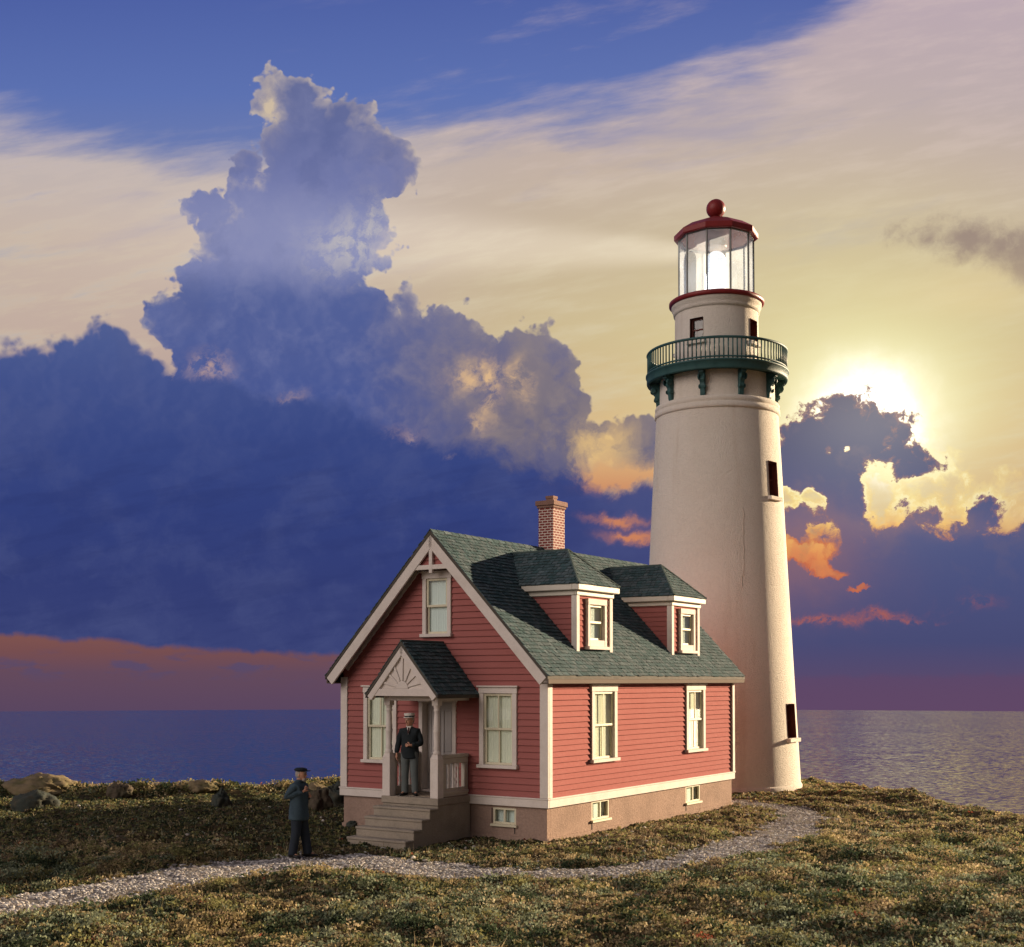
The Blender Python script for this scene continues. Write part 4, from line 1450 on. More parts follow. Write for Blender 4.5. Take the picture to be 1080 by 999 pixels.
def dormer(vc):
    v0, v1, uf = vc - 0.765, vc + 0.765, 0.29
    zb, zt_ = EZ + SL * (uf + OS), 5.30
    Mf = frame((-uf, 0, 0), (0, 1, 0), (1, 0, 0))
    w0, w1 = vc - 0.36, vc + 0.49
    wz0, wz1 = zb + 0.02, 5.12
    mb = MB()
    clapboards(mb, Mf, lambda z: v0, lambda z: v1, zb - 0.05, 5.17, 0.118, [(w0 + 0.10, w1 - 0.10, wz0 + 0.21, wz1 - 0.13)])
    clapboards(mb, frame((0, v0, 0), (1, 0, 0), (0, -1, 0)), lambda z: -roof_u(z) - 0.02, lambda z: -uf, zb - 0.02, 5.17, 0.118)
    clapboards(mb, frame((0, v1, 0), (-1, 0, 0), (0, 1, 0)), lambda z: uf, lambda z: roof_u(z) + 0.02, zb - 0.02, 5.17, 0.118)
    d = mb.build('dormer', red, house)
    for s in (0, 1):
        mb = MB()
        e0, e1 = (v0 - 0.044, v0 + 0.085) if s == 0 else (v1 - 0.085, v1 + 0.044)
        mb.box(e0, e1, -0.046, 0.0, zb - 0.03, 5.17, 0, Mf)
        e2, e3 = (v0 - 0.0455, v0) if s == 0 else (v1, v1 + 0.0455)
        mb.box(e2, e3, 0.0, 0.09, zb - 0.03 + 0.05, 5.17, 0, Mf)
        mb.build('dormer_corner_board', trim, d, 0.005)
    # cornice in two steps on three sides
    mb = MB()
    ub = roof_u(5.30) + 0.06
    for ov, za, zb_ in ((0.07, 5.17, 5.275), (0.165, 5.279, 5.41)):
        mb.box(-uf, -uf + ov, v0 - ov, v1 + ov, za, zb_)
        mb.box(-ub, -uf - 0.0, v0 - ov, v0 + 0.05, za, zb_ - 0.0015)
        mb.box(-ub, -uf - 0.0, v1 - 0.05, v1 + ov, za, zb_ - 0.0015)
    mb.build('dormer_cornice', mat('cornice_paint', (0.64, 0.60, 0.52), rough=0.6, var=0.08, vscale=3, color2=(0.5, 0.47, 0.42)), d, 0.012)
    # hipped roof
    ov = 0.175
    xf, zE, zR = -uf + ov, 5.412, 6.25
    half = 0.765 + ov
    run = 0.83
    rb = roof_u(zR) + 0.08
    eb = roof_u(zE) + 0.08
    s = Shingles()
    A, B, C_, D = Vector((xf, vc - half, zE)), Vector((xf, vc + half, zE)), Vector((xf - run, vc, zR)), Vector((-rb, vc, zR))
    EL, ER = Vector((-eb, vc - half, zE)), Vector((-eb, vc + half, zE))
    n0 = len(s.v)
    s.add([A, B, C_, D, EL, ER], [(0, 1, 2), (0, 2, 3, 4), (1, 5, 3, 2), (0, 4, 5, 1)], 1)
    s.tint += [(0.1, 0.13, 0.12)] * 6
    H_ = zR - zE
    # front hip
    up = Vector((-run, 0, H_))
    L_ = up.length
    n = Vector((H_, 0, run))
    s.course(Vector((xf, vc, zE)), (0, 1, 0), up, n, L_, lambda t_: -half * (1 - t_ / L_), lambda t_: half * (1 - t_ / L_), 0.106, 0.13)
    for sg in (-1, 1):
        up = Vector((0, -sg * half, H_))
        L2 = up.length
        n = Vector((0, sg * H_, half))
        # along runs from the front backwards
        s.course(Vector((xf, vc + sg * half, zE)), (-1, 0, 0), up, n, L2, lambda t_: run * t_ / L2, lambda t_: (eb + xf) + (rb - eb) * t_ / L2 - 0.02, 0.106, 0.13)
    # hip and ridge caps
    for p, q in ((A, C_), (B, C_), (C_, D)):
        n0 = len(s.v)
        s.tube([p + Vector((0, 0, .012)), q + Vector((0, 0, .012))], 0.028, 6, smooth=False)
        s.tint += [(0.10, 0.13, 0.12)] * (len(s.v) - n0)
    s.build('dormer_roof', [shingle_m, roof_under], d)
    # window parts hang on the dormer
    win_before = set(bpy.data.objects)
    w = sash_window(d, Mf, w0, w1, wz0, wz1, muntin=False, cloth=curtain_b, casing=0.10, out=0.075, name='dormer_window', apron=0.14, head_cap=False)
    for ob in list(bpy.data.objects):
        if ob not in win_before and ob is not w:
            ob.parent = d                       # keep to thing > part > sub-part


dormer(2.43)
dormer(7.07)

# ---- porch
PX0, PX1, PV = -3.37, -1.88, -1.20            # left, right, front
PF = 0.89                                      # floor height
mb = MB()
mb.box(PX0, PX1, PV, -0.052, 0.745, PF)
mb.box(PX0 + 0.02, PX1 - 0.02, PV + 0.03, -0.02, -0.3, 0.744)
porch = mb.build('porch', step_m, house, 0.01)
mb = MB()
mb.box(PX0 + 0.03, PX1 - 0.03, PV + 0.30, -0.08, PF, PF + 0.012)
mb.build('floor_boards', wood_in, porch)


def turned(cx, cy, name='porch_post'):
    mb = MB()
    M = Matrix.Translation((cx, cy, 0))
    s = 0.10
    mb.box(-s, s, -s, s, PF, 1.70, 0, M)
    mb.lathe([(s * 1.414, 1.70), (0.085, 1.80)], 4, 0, M, False, R(45))
    p = [(0.082, 1.79), (0.082, 1.84), (0.058, 1.87), (0.075, 1.92), (0.058, 1.97), (0.066, 2.10), (0.070, 2.24), (0.082, 2.27), (0.060, 2.31), (0.074, 2.35), (0.064, 2.40),
         (0.058, 2.58), (0.052, 2.66), (0.074, 2.69), (0.054, 2.73), (0.072, 2.76), (0.072, 2.80)]
    mb.lathe(p, 16, 0, M)
    mb.box(-0.078, 0.078, -0.078, 0.078, 2.79, 3.02, 0, M)
    return mb.build(name, trim, porch, 0.006)


turned(PX0 + 0.115, PV + 0.115)
turned(PX1 - 0.115, PV + 0.115)


def railing(xc):
    mb = MB()
    ya, yb = PV + 0.215, -0.06
    mb.box(xc - 0.07, xc + 0.07, ya, yb, 1.70, 1.77)
    mb.box(xc - 0.05, xc + 0.05, ya, yb, 1.58, 1.698)
    mb.box(xc - 0.05, xc + 0.05, ya, yb, PF + 0.012, 1.07)
    mb.box(xc - 0.07, xc + 0.07, ya, yb, PF + 0.06, PF + 0.12)
    mb.box(xc - 0.046, xc + 0.046, ya, ya + 0.15, 1.072, 1.578)
    mb.box(xc - 0.046, xc + 0.046, yb - 0.13, yb, 1.072, 1.578)
    mb.build('railing', rail_m, porch, 0.006)
    for k in range(3):
        y_ = ya + 0.29 + k * 0.165
        b2 = MB()
        b2.lathe([(0.030, 1.068), (0.030, 1.14), (0.018, 1.17), (0.034, 1.23), (0.020, 1.29), (0.026, 1.40), (0.018, 1.47), (0.030, 1.51), (0.030, 1.582)], 10, 0, Matrix.Translation((xc, y_, 0)))
        b2.build('baluster', trim, porch)


railing(PX1 - 0.10)
railing(PX0 + 0.10)
# gabled hood
pm, phalf, pz0, pz1, pf = -2.625, 0.945, 3.02, 4.125, PV - 0.24
psl = (pz1 - pz0) / phalf
pc, ps_ = 1 / math.hypot(1, psl), psl / math.hypot(1, psl)
s = Shingles()
pl = phalf * math.hypot(1, psl)
for sg in (1, -1):
    up = Vector((-sg * pc, 0, ps_))
    n = Vector((sg * ps_, 0, pc))
    E0 = Vector((pm + sg * phalf, 0, pz0))
    a, b_ = E0, E0 + up * pl
    th = 0.06
    n0 = len(s.v)
    ya, yb = pf - 0.05, 0.03
    s.add([(a.x, ya, a.z), (b_.x, ya, b_.z), (b_.x, ya, b_.z - th / pc), (a.x, ya, a.z - th / pc * 0.8),
           (a.x, yb, a.z), (b_.x, yb, b_.z), (b_.x, yb, b_.z - th / pc), (a.x, yb, a.z - th / pc * 0.8)],
          [(0, 3, 2, 1), (4, 5, 6, 7), (0, 1, 5, 4), (3, 7, 6, 2), (0, 4, 7, 3)], 1)
    s.tint += [(0.1, 0.13, 0.12)] * (len(s.v) - n0)
    s.course(E0 + n * 0.004, (0, 1, 0), up, n, pl, lambda t_: ya - 0.01, lambda t_: -0.02, 0.106, 0.13)
    n0 = len(s.v)
s.tube([(pm, pf - 0.06, pz1 + 0.012), (pm, -0.02, pz1 + 0.012)], 0.026, 6, smooth=False)
s.build('porch_roof', [shingle_m, roof_under], porch)
rake(pm + phalf, pz0, pm, pz1, 0.135, pf - 0.04, pf + 0.05, 'pediment_rake', porch, trim, 0.055)
rake(pm - phalf, pz0, pm, pz1, 0.135, pf - 0.04, pf + 0.05, 'pediment_rake', porch, trim, 0.055)
mb = MB()
mb.box(pm - phalf + 0.12, pm + phalf - 0.12, pf - 0.03, pf + 0.06, pz0 - 0.03, pz0 + 0.12)
zz0 = pz0 + 0.12
tri = [(pm - phalf + 0.22, zz0), (pm + phalf - 0.22, zz0), (pm, zz0 + (phalf - 0.22) * psl)]
mb.prism(tri, pf + 0.015, pf + 0.045)
for k in range(7):
    a = math.pi * (k + 0.5) / 7
    a = R(14) + (math.pi - 2 * R(14)) * k / 6
    dx_, dz_ = math.cos(a), math.sin(a)
    # length to the sloping edge
    reach = (phalf - 0.25) * psl / (abs(dz_) + psl * abs(dx_)) if True else 0
    p0 = Vector((pm + dx_ * 0.16, zz0 + 0.01 + dz_ * 0.16))
    p1 = Vector((pm + dx_ * (reach - 0.02), zz0 + 0.01 + dz_ * (reach - 0.02)))
    n = Vector((-dz_, dx_)) * 0.026
    mb.prism([tuple(p0 - n * 0.7), tuple(p0 + n * 0.7), tuple(p1 + n), tuple(p1 - n)], pf - 0.012, pf + 0.0148)
fan = [(pm + 0.16 * math.cos(q), zz0 + 0.002 + 0.16 * math.sin(q)) for q in np.linspace(0, math.pi, 13)]
mb.prism(fan, pf - 0.016, pf + 0.0146)
mb.build('pediment', trim, porch, 0.005)
mb = MB()
for xx in (PX0 + 0.115, PX1 - 0.115):
    mb.box(xx - 0.07, xx + 0.07, PV + 0.195, -0.03, 2.89, 3.015)
mb.box(PX0 + 0.19, PX1 - 0.19, PV + 0.05, PV + 0.18, 2.89, 3.015)
mb.box(pm - phalf + 0.14, pm + phalf - 0.14, pf + 0.062, -0.03, 3.018, 3.045)
mb.build('porch_beam', trim, porch, 0.006)

# door in a deep casing
mb = MB()
a, b_, z1_ = DOOR[0], DOOR[1], DOOR[3]
mb.box(a, a + 0.10, -0.05, 0.02, PF + 0.01, z1_ - 0.12)
mb.box(b_ - 0.10, b_, -0.05, 0.02, PF + 0.01, z1_ - 0.12)
mb.box(a - 0.02, b_ + 0.02, -0.056, 0.02, z1_ - 0.12, z1_)
mb.box(a - 0.04, b_ + 0.04, -0.085, 0.02, z1_, z1_ + 0.035)
mb.box(a + 0.085, a + 0.10, 0.02, 0.20, PF + 0.01, z1_ - 0.12)
mb.box(b_ - 0.10, b_ - 0.085, 0.02, 0.20, PF + 0.01, z1_ - 0.12)
mb.box(a + 0.1, b_ - 0.1, -0.07, 0.20, PF + 0.012, PF + 0.06)
dc = mb.build('door_frame', trim, house, 0.006)
mb = MB()
da, db, dz0, dz1 = a + 0.10, b_ - 0.10, PF + 0.062, z1_ - 0.122
yd = 0.14
mb.box(da, db, yd, yd + 0.04, dz0, dz1)
st = 0.10
mdl = (da + db) / 2
for (p, q) in ((da + st * 0.8, mdl - st * 0.35), (mdl + st * 0.35, db - st * 0.8)):
    for (za, zb_) in ((dz0 + 0.18, dz0 + 0.62), (dz0 + 0.76, dz1 - 0.14)):
        # raised moulding frame and field
        for (x0, x1, zz, z2) in ((p, q, za, za + 0.03), (p, q, zb_ - 0.03, zb_), (p, p + 0.03, za + 0.031, zb_ - 0.031), (q - 0.03, q, za + 0.031, zb_ - 0.031)):
            mb.box(x0, x1, yd - 0.022, yd + 0.001, zz, z2)
        mb.box(p + 0.06, q - 0.06, yd - 0.012, yd + 0.001, za + 0.06, zb_ - 0.06)
door = mb.build('door', door_m, house, 0.006)
mb = MB()
mb.ball((db - 0.07, yd - 0.045, dz0 + 0.70), 0.032)
mb.tube([(db - 0.07, yd, dz0 + 0.70), (db - 0.07, yd - 0.045, dz0 + 0.70)], 0.014)
mb.build('door_knob', mat('brass', (0.35, 0.22, 0.08), rough=0.35, var=0.1, metallic=0.9), door)

# ---- front steps
mb = MB()
tops = [0.70, 0.51, 0.325, 0.14]
steps = None
for k, zt_ in enumerate(tops):
    vf = PV - 0.27 * (k + 1)
    q = MB()
    x0, x1 = PX0 + 0.015, PX1 + 0.012 * 0
    zb_ = -0.3
    q.box(x0 - 0.006 * k, x1 + 0.004 * k, vf, PV - 0.27 * k + 0.04, zb_, zt_ - 0.049)
    q.box(x0 - 0.012 - 0.006 * k, x1 + 0.012 + 0.004 * k, vf - 0.018, PV - 0.27 * k - 0.002 + (0.0 if k == 0 else -0.019), zt_ - 0.05, zt_)
    if k == 0:
        steps = q.build('steps', step_m, house, 0.010)
    else:
        q.build('step', step_m, steps, 0.010)
# ------------------------------------------------------------------ lighthouse
plaster = mat('tower_plaster', (0.80, 0.745, 0.66), rough=0.85, var=0.07, vscale=0.8, bump=1.0, bscale=26, bdist=0.05, color2=(0.69, 0.60, 0.50), fine=0.06, spec=0.08,
              streak=((1.6, 1.6, 0.14), (0.52, 0.42, 0.31), 0.45))
green_iron = mat('green_iron', (0.040, 0.108, 0.108), rough=0.55, var=0.15, vscale=4, bump=0.2, bscale=50, color2=(0.020, 0.062, 0.064), fine=0.1)
red_iron = mat('red_iron', (0.23, 0.022, 0.022), rough=0.42, var=0.15, vscale=3, bump=0.2, bscale=30, color2=(0.14, 0.016, 0.018), fine=0.1)
red_frame = mat('red_window_frame', (0.13, 0.035, 0.025), rough=0.6, var=0.15, vscale=5, color2=(0.08, 0.025, 0.02))
grey_iron = mat('grey_iron', (0.16, 0.17, 0.16), rough=0.45, var=0.1, vscale=6, metallic=0.3)
blind_tan = mat('tower_blind', (0.30, 0.28, 0.22), rough=0.9, var=0.1, vscale=5)

tower = thing('lighthouse', 'tall cream plastered lighthouse with green gallery and red lantern cap, standing behind the cottage', 'lighthouse', (TC[0], TC[1], 0), 0)
FD = Vector((-TC[0], -TC[1], 0)).normalized()
RT = Vector((-FD.y, FD.x, 0))             # to the right as seen from the path


def tp(r, deg, z):
    a = R(deg)
    return FD * (r * math.cos(a)) + RT * (r * math.sin(a)) + Vector((0, 0, z))


TM = Matrix(((FD.x, RT.x, 0, 0), (FD.y, RT.y, 0, 0), (0, 0, 1, 0), (0, 0, 0, 1)))   # x = facing, y = right


def tz(py):
    b_ = (CAM_PY - py) / CAM_F
    return CAM_H + TC[1] * (math.sin(CAM_PITCH) + b_ * math.cos(CAM_PITCH)) / (math.cos(CAM_PITCH) - b_ * math.sin(CAM_PITCH))


PX = TC[1] / CAM_F                         # metres per photo pixel at the axis


def round_wall(name, prof, openings, parent, m, frame_m, depth=0.30, N=180, sill=True):
    """plastered round wall from a (z, r) outline with windows (deg0, deg1, z0, z1) left open and lined"""
    zs = sorted({z for z, r in prof} | {q for o_ in openings for q in o_[2:4]})
    fine = []
    for a, b_ in zip(zs[:-1], zs[1:]):
        k = max(1, int((b_ - a) / 0.5))
        fine += [a + (b_ - a) * i / k for i in range(k)]
    zs = fine + [zs[-1]]
    zz, rr = [p[0] for p in prof], [p[1] for p in prof]
    rad_ = lambda z: float(np.interp(z, zz, rr))
    mb = MB()
    v, f = [], []
    st = 360 / N
    for z in zs:
        for k in range(N):
            v.append(tp(rad_(z), k * st, z))
    for i in range(len(zs) - 1):
        zm = (zs[i] + zs[i + 1]) / 2
        for k in range(N):
            dm = (k + 0.5) * st
            if any(((dm - o_[0]) % 360) < (o_[1] - o_[0]) and o_[2] < zm < o_[3] for o_ in openings):
                continue
            f.append((i * N + k, i * N + (k + 1) % N, (i + 1) * N + (k + 1) % N, (i + 1) * N + k))
    mb.add(v, f, 0, None, True)
    wall = mb.build(name, m, parent)
    for (d0, d1, z0, z1) in openings:
        q = MB()
        ra, rb = rad_(z0) + 0.012, rad_(z1) + 0.012
        dm = (d0 + d1) / 2
        # straight-sided lining: depth runs along the middle direction
        inn = tp(1, dm, 0)
        def P(d, z, back):
            p = tp(rad_(z) + (0.015 if back == 0 else 0.0), d, z)
            return p - inn * back
        A, B, C_, D = P(d0, z0, 0), P(d1, z0, 0), P(d1, z1, 0), P(d0, z1, 0)
        a2, b2, c2, d2 = P(d0, z0, depth), P(d1, z0, depth), P(d1, z1, depth), P(d0, z1, depth)
        q.add([A, B, C_, D, a2, b2, c2, d2], [(0, 4, 5, 1), (1, 5, 6, 2), (2, 6, 7, 3), (3, 7, 4, 0)])
        # frame bars at the back
        side = tp(1, dm + 90, 0)
        wid_ = (B - A).length
        mid_ = (a2 + b2) / 2
        M = Matrix.Identity(4)
        for i in range(3):
            M[i][0], M[i][1], M[i][2], M[i][3] = side[i], -inn[i], (0, 0, 1)[i], (mid_ + inn * (depth * 0.45))[i]
        hh_ = z1 - z0
        M[2][3] = z0
        e = 0.05
        wq = wid_ / 2 + 0.004
        q.box(-wq, -wq + e, 0, 0.05, 0.0, hh_, 0, M)
        q.box(wq - e, wq, 0, 0.05, 0.0, hh_, 0, M)
        q.box(-wq + e, wq - e, 0, 0.05, hh_ - e, hh_ + 0.004, 0, M)
        q.box(-wq + e, wq - e, 0, 0.05, -0.004, e, 0, M)
        q.box(-wq + e, wq - e, 0.005, 0.045, hh_ * 0.5 - 0.02, hh_ * 0.5 + 0.02, 0, M)
        win = q.build('window', frame_m, parent)
        g = MB()
        g.quad((-wq + e, 0.03, e), (wq - e, 0.03, e), (wq - e, 0.03, hh_ - e), (-wq + e, 0.03, hh_ - e), 0, M)
        g.build('pane', glass, win)
        c_ = MB()
        c_.quad((-wq, 0.30, -0.1), (wq, 0.30, -0.1), (wq, 0.30, hh_ + 0.1), (-wq, 0.30, hh_ + 0.1), 0, M)
        c_.build('blind_or_dark_back', blind_tan if name != 'tower_wall' else dark_in, win)  # shaft windows: near-black sheet stands for the shade of the unlit inside
        if sill:
            s_ = MB()
            M2 = M.copy()
            o_ = tp(rad_(z0), dm, 0)
            for i in range(2):
                M2[i][3] = o_[i]
            s_.box(-wq - 0.09, wq + 0.09, -0.10, 0.10, -0.12, -0.004, 0, M2)
            s_.build('sill', m, win, 0.012)
    return wall


z_ring0, z_ring1 = tz(441), tz(431)
r_base, r_top = 84.5 * PX, 64.0 * PX
body = [(-0.3, r_base + 0.01), (0.0, r_base), (tz(700), 77.5 * PX), (tz(600), 72.2 * PX), (tz(512), 67.8 * PX), (z_ring0, r_top)]
round_wall('tower_wall', body, [(50, 64, tz(530.5), tz(494.5)), (58, 74, tz(776.5), tz(741.5)), (228, 242, tz(640), tz(604))], tower, plaster, red_frame)
mb = MB()
mb.lathe([(r_base + 0.005, -0.3), (r_base + 0.035, -0.3), (r_base + 0.035, 0.10), (r_base + 0.02, 0.13), (r_base - 0.01, 0.14)], 120, 0)
mb.build('plinth', plaster, tower)
# belt moulding and the drum under the gallery
zc = (z_ring0 + z_ring1) / 2
rd = 60.5 * PX
mb = MB()
mb.lathe([(r_top - 0.02, z_ring0 - 0.05), (r_top + 0.03, z_ring0 - 0.04), (r_top + 0.055, z_ring0), (r_top + 0.05, zc - 0.03), (r_top + 0.012, zc - 0.02), (r_top + 0.012, zc + 0.01),
          (r_top + 0.03, zc + 0.03), (r_top + 0.04, z_ring1 - 0.04), (r_top + 0.01, z_ring1 + 0.02), (rd, z_ring1 + 0.06)], 120, 0)
mb.build('belt_moulding', plaster, tower)
mb = MB()
z_d0, z_d1 = tz(405), tz(396)
mb.lathe([(rd, z_ring1), (rd - 0.01, z_d0 + 0.05)], 120, 0, caps=False)
mb.build('drum', plaster, tower)

# gallery
RG = 74.0 * PX
mb = MB()
mb.lathe([(rd - 0.1, z_d0 + 0.06), (RG - 0.10, z_d0 + 0.05), (RG - 0.08, z_d0 - 0.02), (RG - 0.02, z_d0 - 0.03), (RG, z_d0 + 0.02), (RG, z_d1 - 0.06), (RG + 0.03, z_d1 - 0.05), (RG + 0.03, z_d1), (RG - 0.04, z_d1 + 0.005), (1.2, z_d1 + 0.01)], 120, 0, caps=False)
gallery = mb.build('gallery', green_iron, tower)
z_rt = tz(374.5)
ring = lambda r, z, n=120: [(r * math.cos(2 * math.pi * k / n), r * math.sin(2 * math.pi * k / n), z) for k in range(n)]
mb = MB()
rr_ = RG - 0.035
mb.tube(ring(rr_, z_rt), 0.042, 8, closed=True)
mb.tube(ring(rr_, z_d1 + 0.07), 0.028, 8, closed=True)
railing_t = mb.build('gallery_railing', green_iron, tower)
bal = None
for k in range(100):
    a = 2 * math.pi * k / 100
    if bal is None:
        mb = MB()
        mb.tube([(0, 0, z_d1), (0, 0, z_rt)], 0.023, 6)
        bal = mb.build('baluster', green_iron, railing_t)
        o = bal
    else:
        o = bal.copy()
        COL.objects.link(o)
        o.parent = railing_t
    o.location = (rr_ * math.cos(a), rr_ * math.sin(a), 0)
# scrolled brackets
zb0, zb1 = tz(430), z_d0 + 0.03
bh = zb1 - zb0
outl = [(rd - 0.03, zb1), (RG - 0.10, zb1), (RG - 0.10, zb1 - 0.12)]
for tt in np.linspace(0, 1, 14):
    z_ = zb1 - 0.12 - (bh - 0.18) * tt
    rr0 = rd + (RG - 0.14 - rd) * (1 - tt) ** 1.5 * (0.80 + 0.20 * math.cos(tt * 19)) + 0.10 * (1 - (1 - tt) ** 3)
    outl.append((rr0, z_))
outl += [(rd + 0.08, zb0), (rd - 0.03, zb0)]
br = None
for k in range(10):
    a = R(-13 + 36 * k)
    if br is None:
        mb = MB()
        mb.prism(outl, -0.075, 0.075)
        # raised scroll bosses on both cheeks
        for rr0, z_, q in ((rd + 0.19, zb1 - 0.24, 0.10), (rd + 0.11, zb1 - 0.52, 0.07)):
            for sgn in (-1, 1):
                mb.lathe([(q, 0), (q, 0.03), (q * 0.5, 0.045), (0.001, 0.03)], 14, 0, Matrix.Translation((rr0, sgn * 0.074, z_)) @ Matrix.Rotation(-sgn * math.pi / 2, 4, 'X'), caps=False)
        br = mb.build('bracket', green_iron, gallery, 0.01)
        o = br
    else:
        o = br.copy()
        COL.objects.link(o)
        o.parent = gallery
    base_ang = math.atan2(FD.y, FD.x)
    o.rotation_euler = (0, 0, base_ang + a)

# watch room
z_w0, z_w1 = z_d1, tz(324)
rw = 44.2 * PX
round_wall('watch_room', [(z_w0, rw), (z_w1, rw - 0.015)], [(-38, -18, tz(368), tz(345)), (52, 72, tz(368), tz(345)), (142, 162, tz(368), tz(345)), (232, 252, tz(368), tz(345))],
           tower, plaster, red_frame, depth=0.22, sill=True)
mb = MB()
mb.lathe([(rw - 0.02, tz(334)), (rw + 0.03, tz(333.5)), (rw + 0.045, tz(331)), (rw + 0.05, tz(328.5)), (rw + 0.085, tz(327.5)), (rw + 0.10, tz(324))], 96, 0, caps=False)
mb.build('watch_room_cornice', plaster, tower)
mb = MB()
rf_ = 50 * PX
zf0, zf1 = tz(324), tz(319.5)
mb.lathe([(rw, zf0 - 0.005), (rf_ - 0.05, zf0 - 0.005), (rf_, zf0 + 0.03), (rf_, zf1 - 0.02), (rf_ - 0.04, zf1 + 0.01), (0.02, zf1 + 0.03)], 96, 0, caps=False)
mb.build('lantern_base', red_iron, tower)

# lantern
rl_ = 39.2 * PX
z_l0, z_l1 = zf1 + 0.01, tz(252)
floor_z = z_l0
lroom = MB()
ang10 = [-14 + 36 * k for k in range(10)]
for k in range(10):
    p0, p1 = tp(rl_, ang10[k], 0), tp(rl_, ang10[(k + 1) % 10], 0)
    for z in (z_l0 + 0.05, z_l1 - 0.06):
        lroom.tube([p0 + Vector((0, 0, z)), p1 + Vector((0, 0, z))], 0.03, 6, smooth=False)
lantern = lroom.build('lantern', grey_iron, tower)
lglass = glass_mat('lantern_glass', (0.96, 0.97, 0.98), 0.04, haze=0.27, rough=0.05)
for k in range(10):
    q = MB()
    p = tp(rl_, ang10[k], 0)
    q.tube([p + Vector((0, 0, z_l0)), p + Vector((0, 0, z_l1))], 0.033, 6, smooth=False)
    q.build('mullion', grey_iron, lantern)
    q = MB()
    a_, b_ = tp(rl_ - 0.008, ang10[k] + 1.2, 0), tp(rl_ - 0.008, ang10[(k + 1) % 10] - 1.2, 0)
    q.quad(a_ + Vector((0, 0, z_l0 + 0.03)), b_ + Vector((0, 0, z_l0 + 0.03)), b_ + Vector((0, 0, z_l1 - 0.03)), a_ + Vector((0, 0, z_l1 - 0.03)))
    q.build('pane', lglass, lantern)
# cap
re_ = 44.5 * PX
z_e0, z_e1, z_ap = tz(254), tz(248), tz(229.5)
mb = MB()
rot10 = math.atan2(FD.y, FD.x) + R(-14)
mb.lathe([(rl_ - 0.05, z_e0 + 0.02), (re_ - 0.03, z_e0 - 0.0), (re_, z_e0 + 0.03), (re_, z_e1), (re_ * 0.72, z_e1 + (z_ap - z_e1) * 0.42), (0.20, z_ap - 0.02), (0.10, z_ap + 0.02)], 10, 0, None, False, rot10, caps=False)
mb.lathe([(rl_ - 0.06, z_e0 + 0.03), (0.5, z_e0 + 0.22), (0.02, z_e0 + 0.26)], 10, 1, None, False, rot10, caps=False)
cap = mb.build('lantern_roof', [red_iron, mat('lantern_ceiling', (0.45, 0.26, 0.22), rough=0.6, var=0.1, vscale=3)], tower, 0.012)
mb = MB()
zbc = tz(220.5)
mb.ball((0, 0, zbc), 10.2 * PX, 0, 28, 18)
mb.lathe([(0.13, z_ap - 0.03), (0.15, z_ap + 0.03), (0.10, z_ap + 0.06)], 20, 0)
mb.build('roof_ball', red_iron, cap)
# glowing lens
lens_m = bpy.data.materials.new('lens_light')
lens_m.use_nodes = True
t = lens_m.node_tree
t.nodes.clear()
N = NT(t)
c = X(N, N.node('ShaderNodeTexCoord').outputs['Object'])
zz_ = N.sep(c)[2]
b = N.node('ShaderNodeBsdfPrincipled')
b.inputs['Base Color'].default_value = (0.75, 0.82, 0.86, 1)
b.inputs['Roughness'].default_value = 0.15
N.put(b.inputs['Emission Color'], (0.80, 0.90, 1.0))
b.inputs['Emission Strength'].default_value = 0.30
wv = N.math('SINE', zz_ * 70.0)
bn = N.node('ShaderNodeBump')
bn.inputs['Distance'].default_value = 0.02
bn.inputs['Strength'].default_value = 0.6
N.put(bn.inputs['Height'], wv)
N.put(b.inputs['Normal'], X(N, bn.outputs[0]))
o = N.node('ShaderNodeOutputMaterial')
t.links.new(b.outputs[0], o.inputs['Surface'])
mb = MB()
zl_top = tz(265)
prof = [(0.26, z_l0), (0.30, z_l0 + 0.2)] + [(0.31 * math.cos(q), zl_top - 0.34 + 0.34 * math.sin(q)) for q in np.linspace(0, math.pi / 2 - 0.02, 9)]
mb.lathe(prof, 28, 0)
mb.build('lens', lens_m, lantern)
mb = MB()
mb.lathe([(0.33, tz(262)), (0.36, tz(258)), (0.30, tz(253))], 24, 0)
mb.build('vent_hood', mat('vent_brass', (0.55, 0.42, 0.33), rough=0.5, var=0.1), lantern)
# glowing strip added beside the lens, painting in a bright reflection
glint_m = bpy.data.materials.new('glint_glow')
glint_m.use_nodes = True
e_ = glint_m.node_tree.nodes['Principled BSDF']
e_.inputs['Emission Color'].default_value = (1.0, 0.96, 0.9, 1)
e_.inputs['Emission Strength'].default_value = 5.0
mb = MB()
p = tp(0.50, -38, 0)
mb.lathe([(0.02, z_l0 + 0.10), (0.045, z_l0 + 0.2), (0.05, z_l0 + 0.5), (0.03, z_l0 + 0.75), (0.005, z_l0 + 0.85)], 12, 0, Matrix.Translation(p))
mb.build('reflected_glint', glint_m, lantern)

# sweep of light from the lantern through the evening air
beam_m = bpy.data.materials.new('beam_air')
beam_m.use_nodes = True
t = beam_m.node_tree
t.nodes.clear()
N = NT(t)
pv = N.node('ShaderNodeVolumePrincipled')
pv.inputs['Density'].default_value = 0.0
pv.inputs['Emission Color'].default_value = (1.0, 0.94, 0.86, 1)
c = N.sep(X(N, N.node('ShaderNodeTexCoord').outputs['Object']))
beam_len = 24.0
lx = c[0]
r2 = N.math('SQRT', c[1] * c[1] + c[2] * c[2]) / (lx * 0.135 + 0.36)
den = N.step(1.0, 0.25, r2) * (1.0 / (lx * 0.55 + 1.0)) * N.step(beam_len, beam_len * 0.25, lx) * N.step(0.95, 1.3, lx)
N.put(pv.inputs['Emission Strength'], den * (0.40 / GAIN))
o = N.node('ShaderNodeOutputMaterial')
t.links.new(pv.outputs[0], o.inputs['Volume'])
mb = MB()
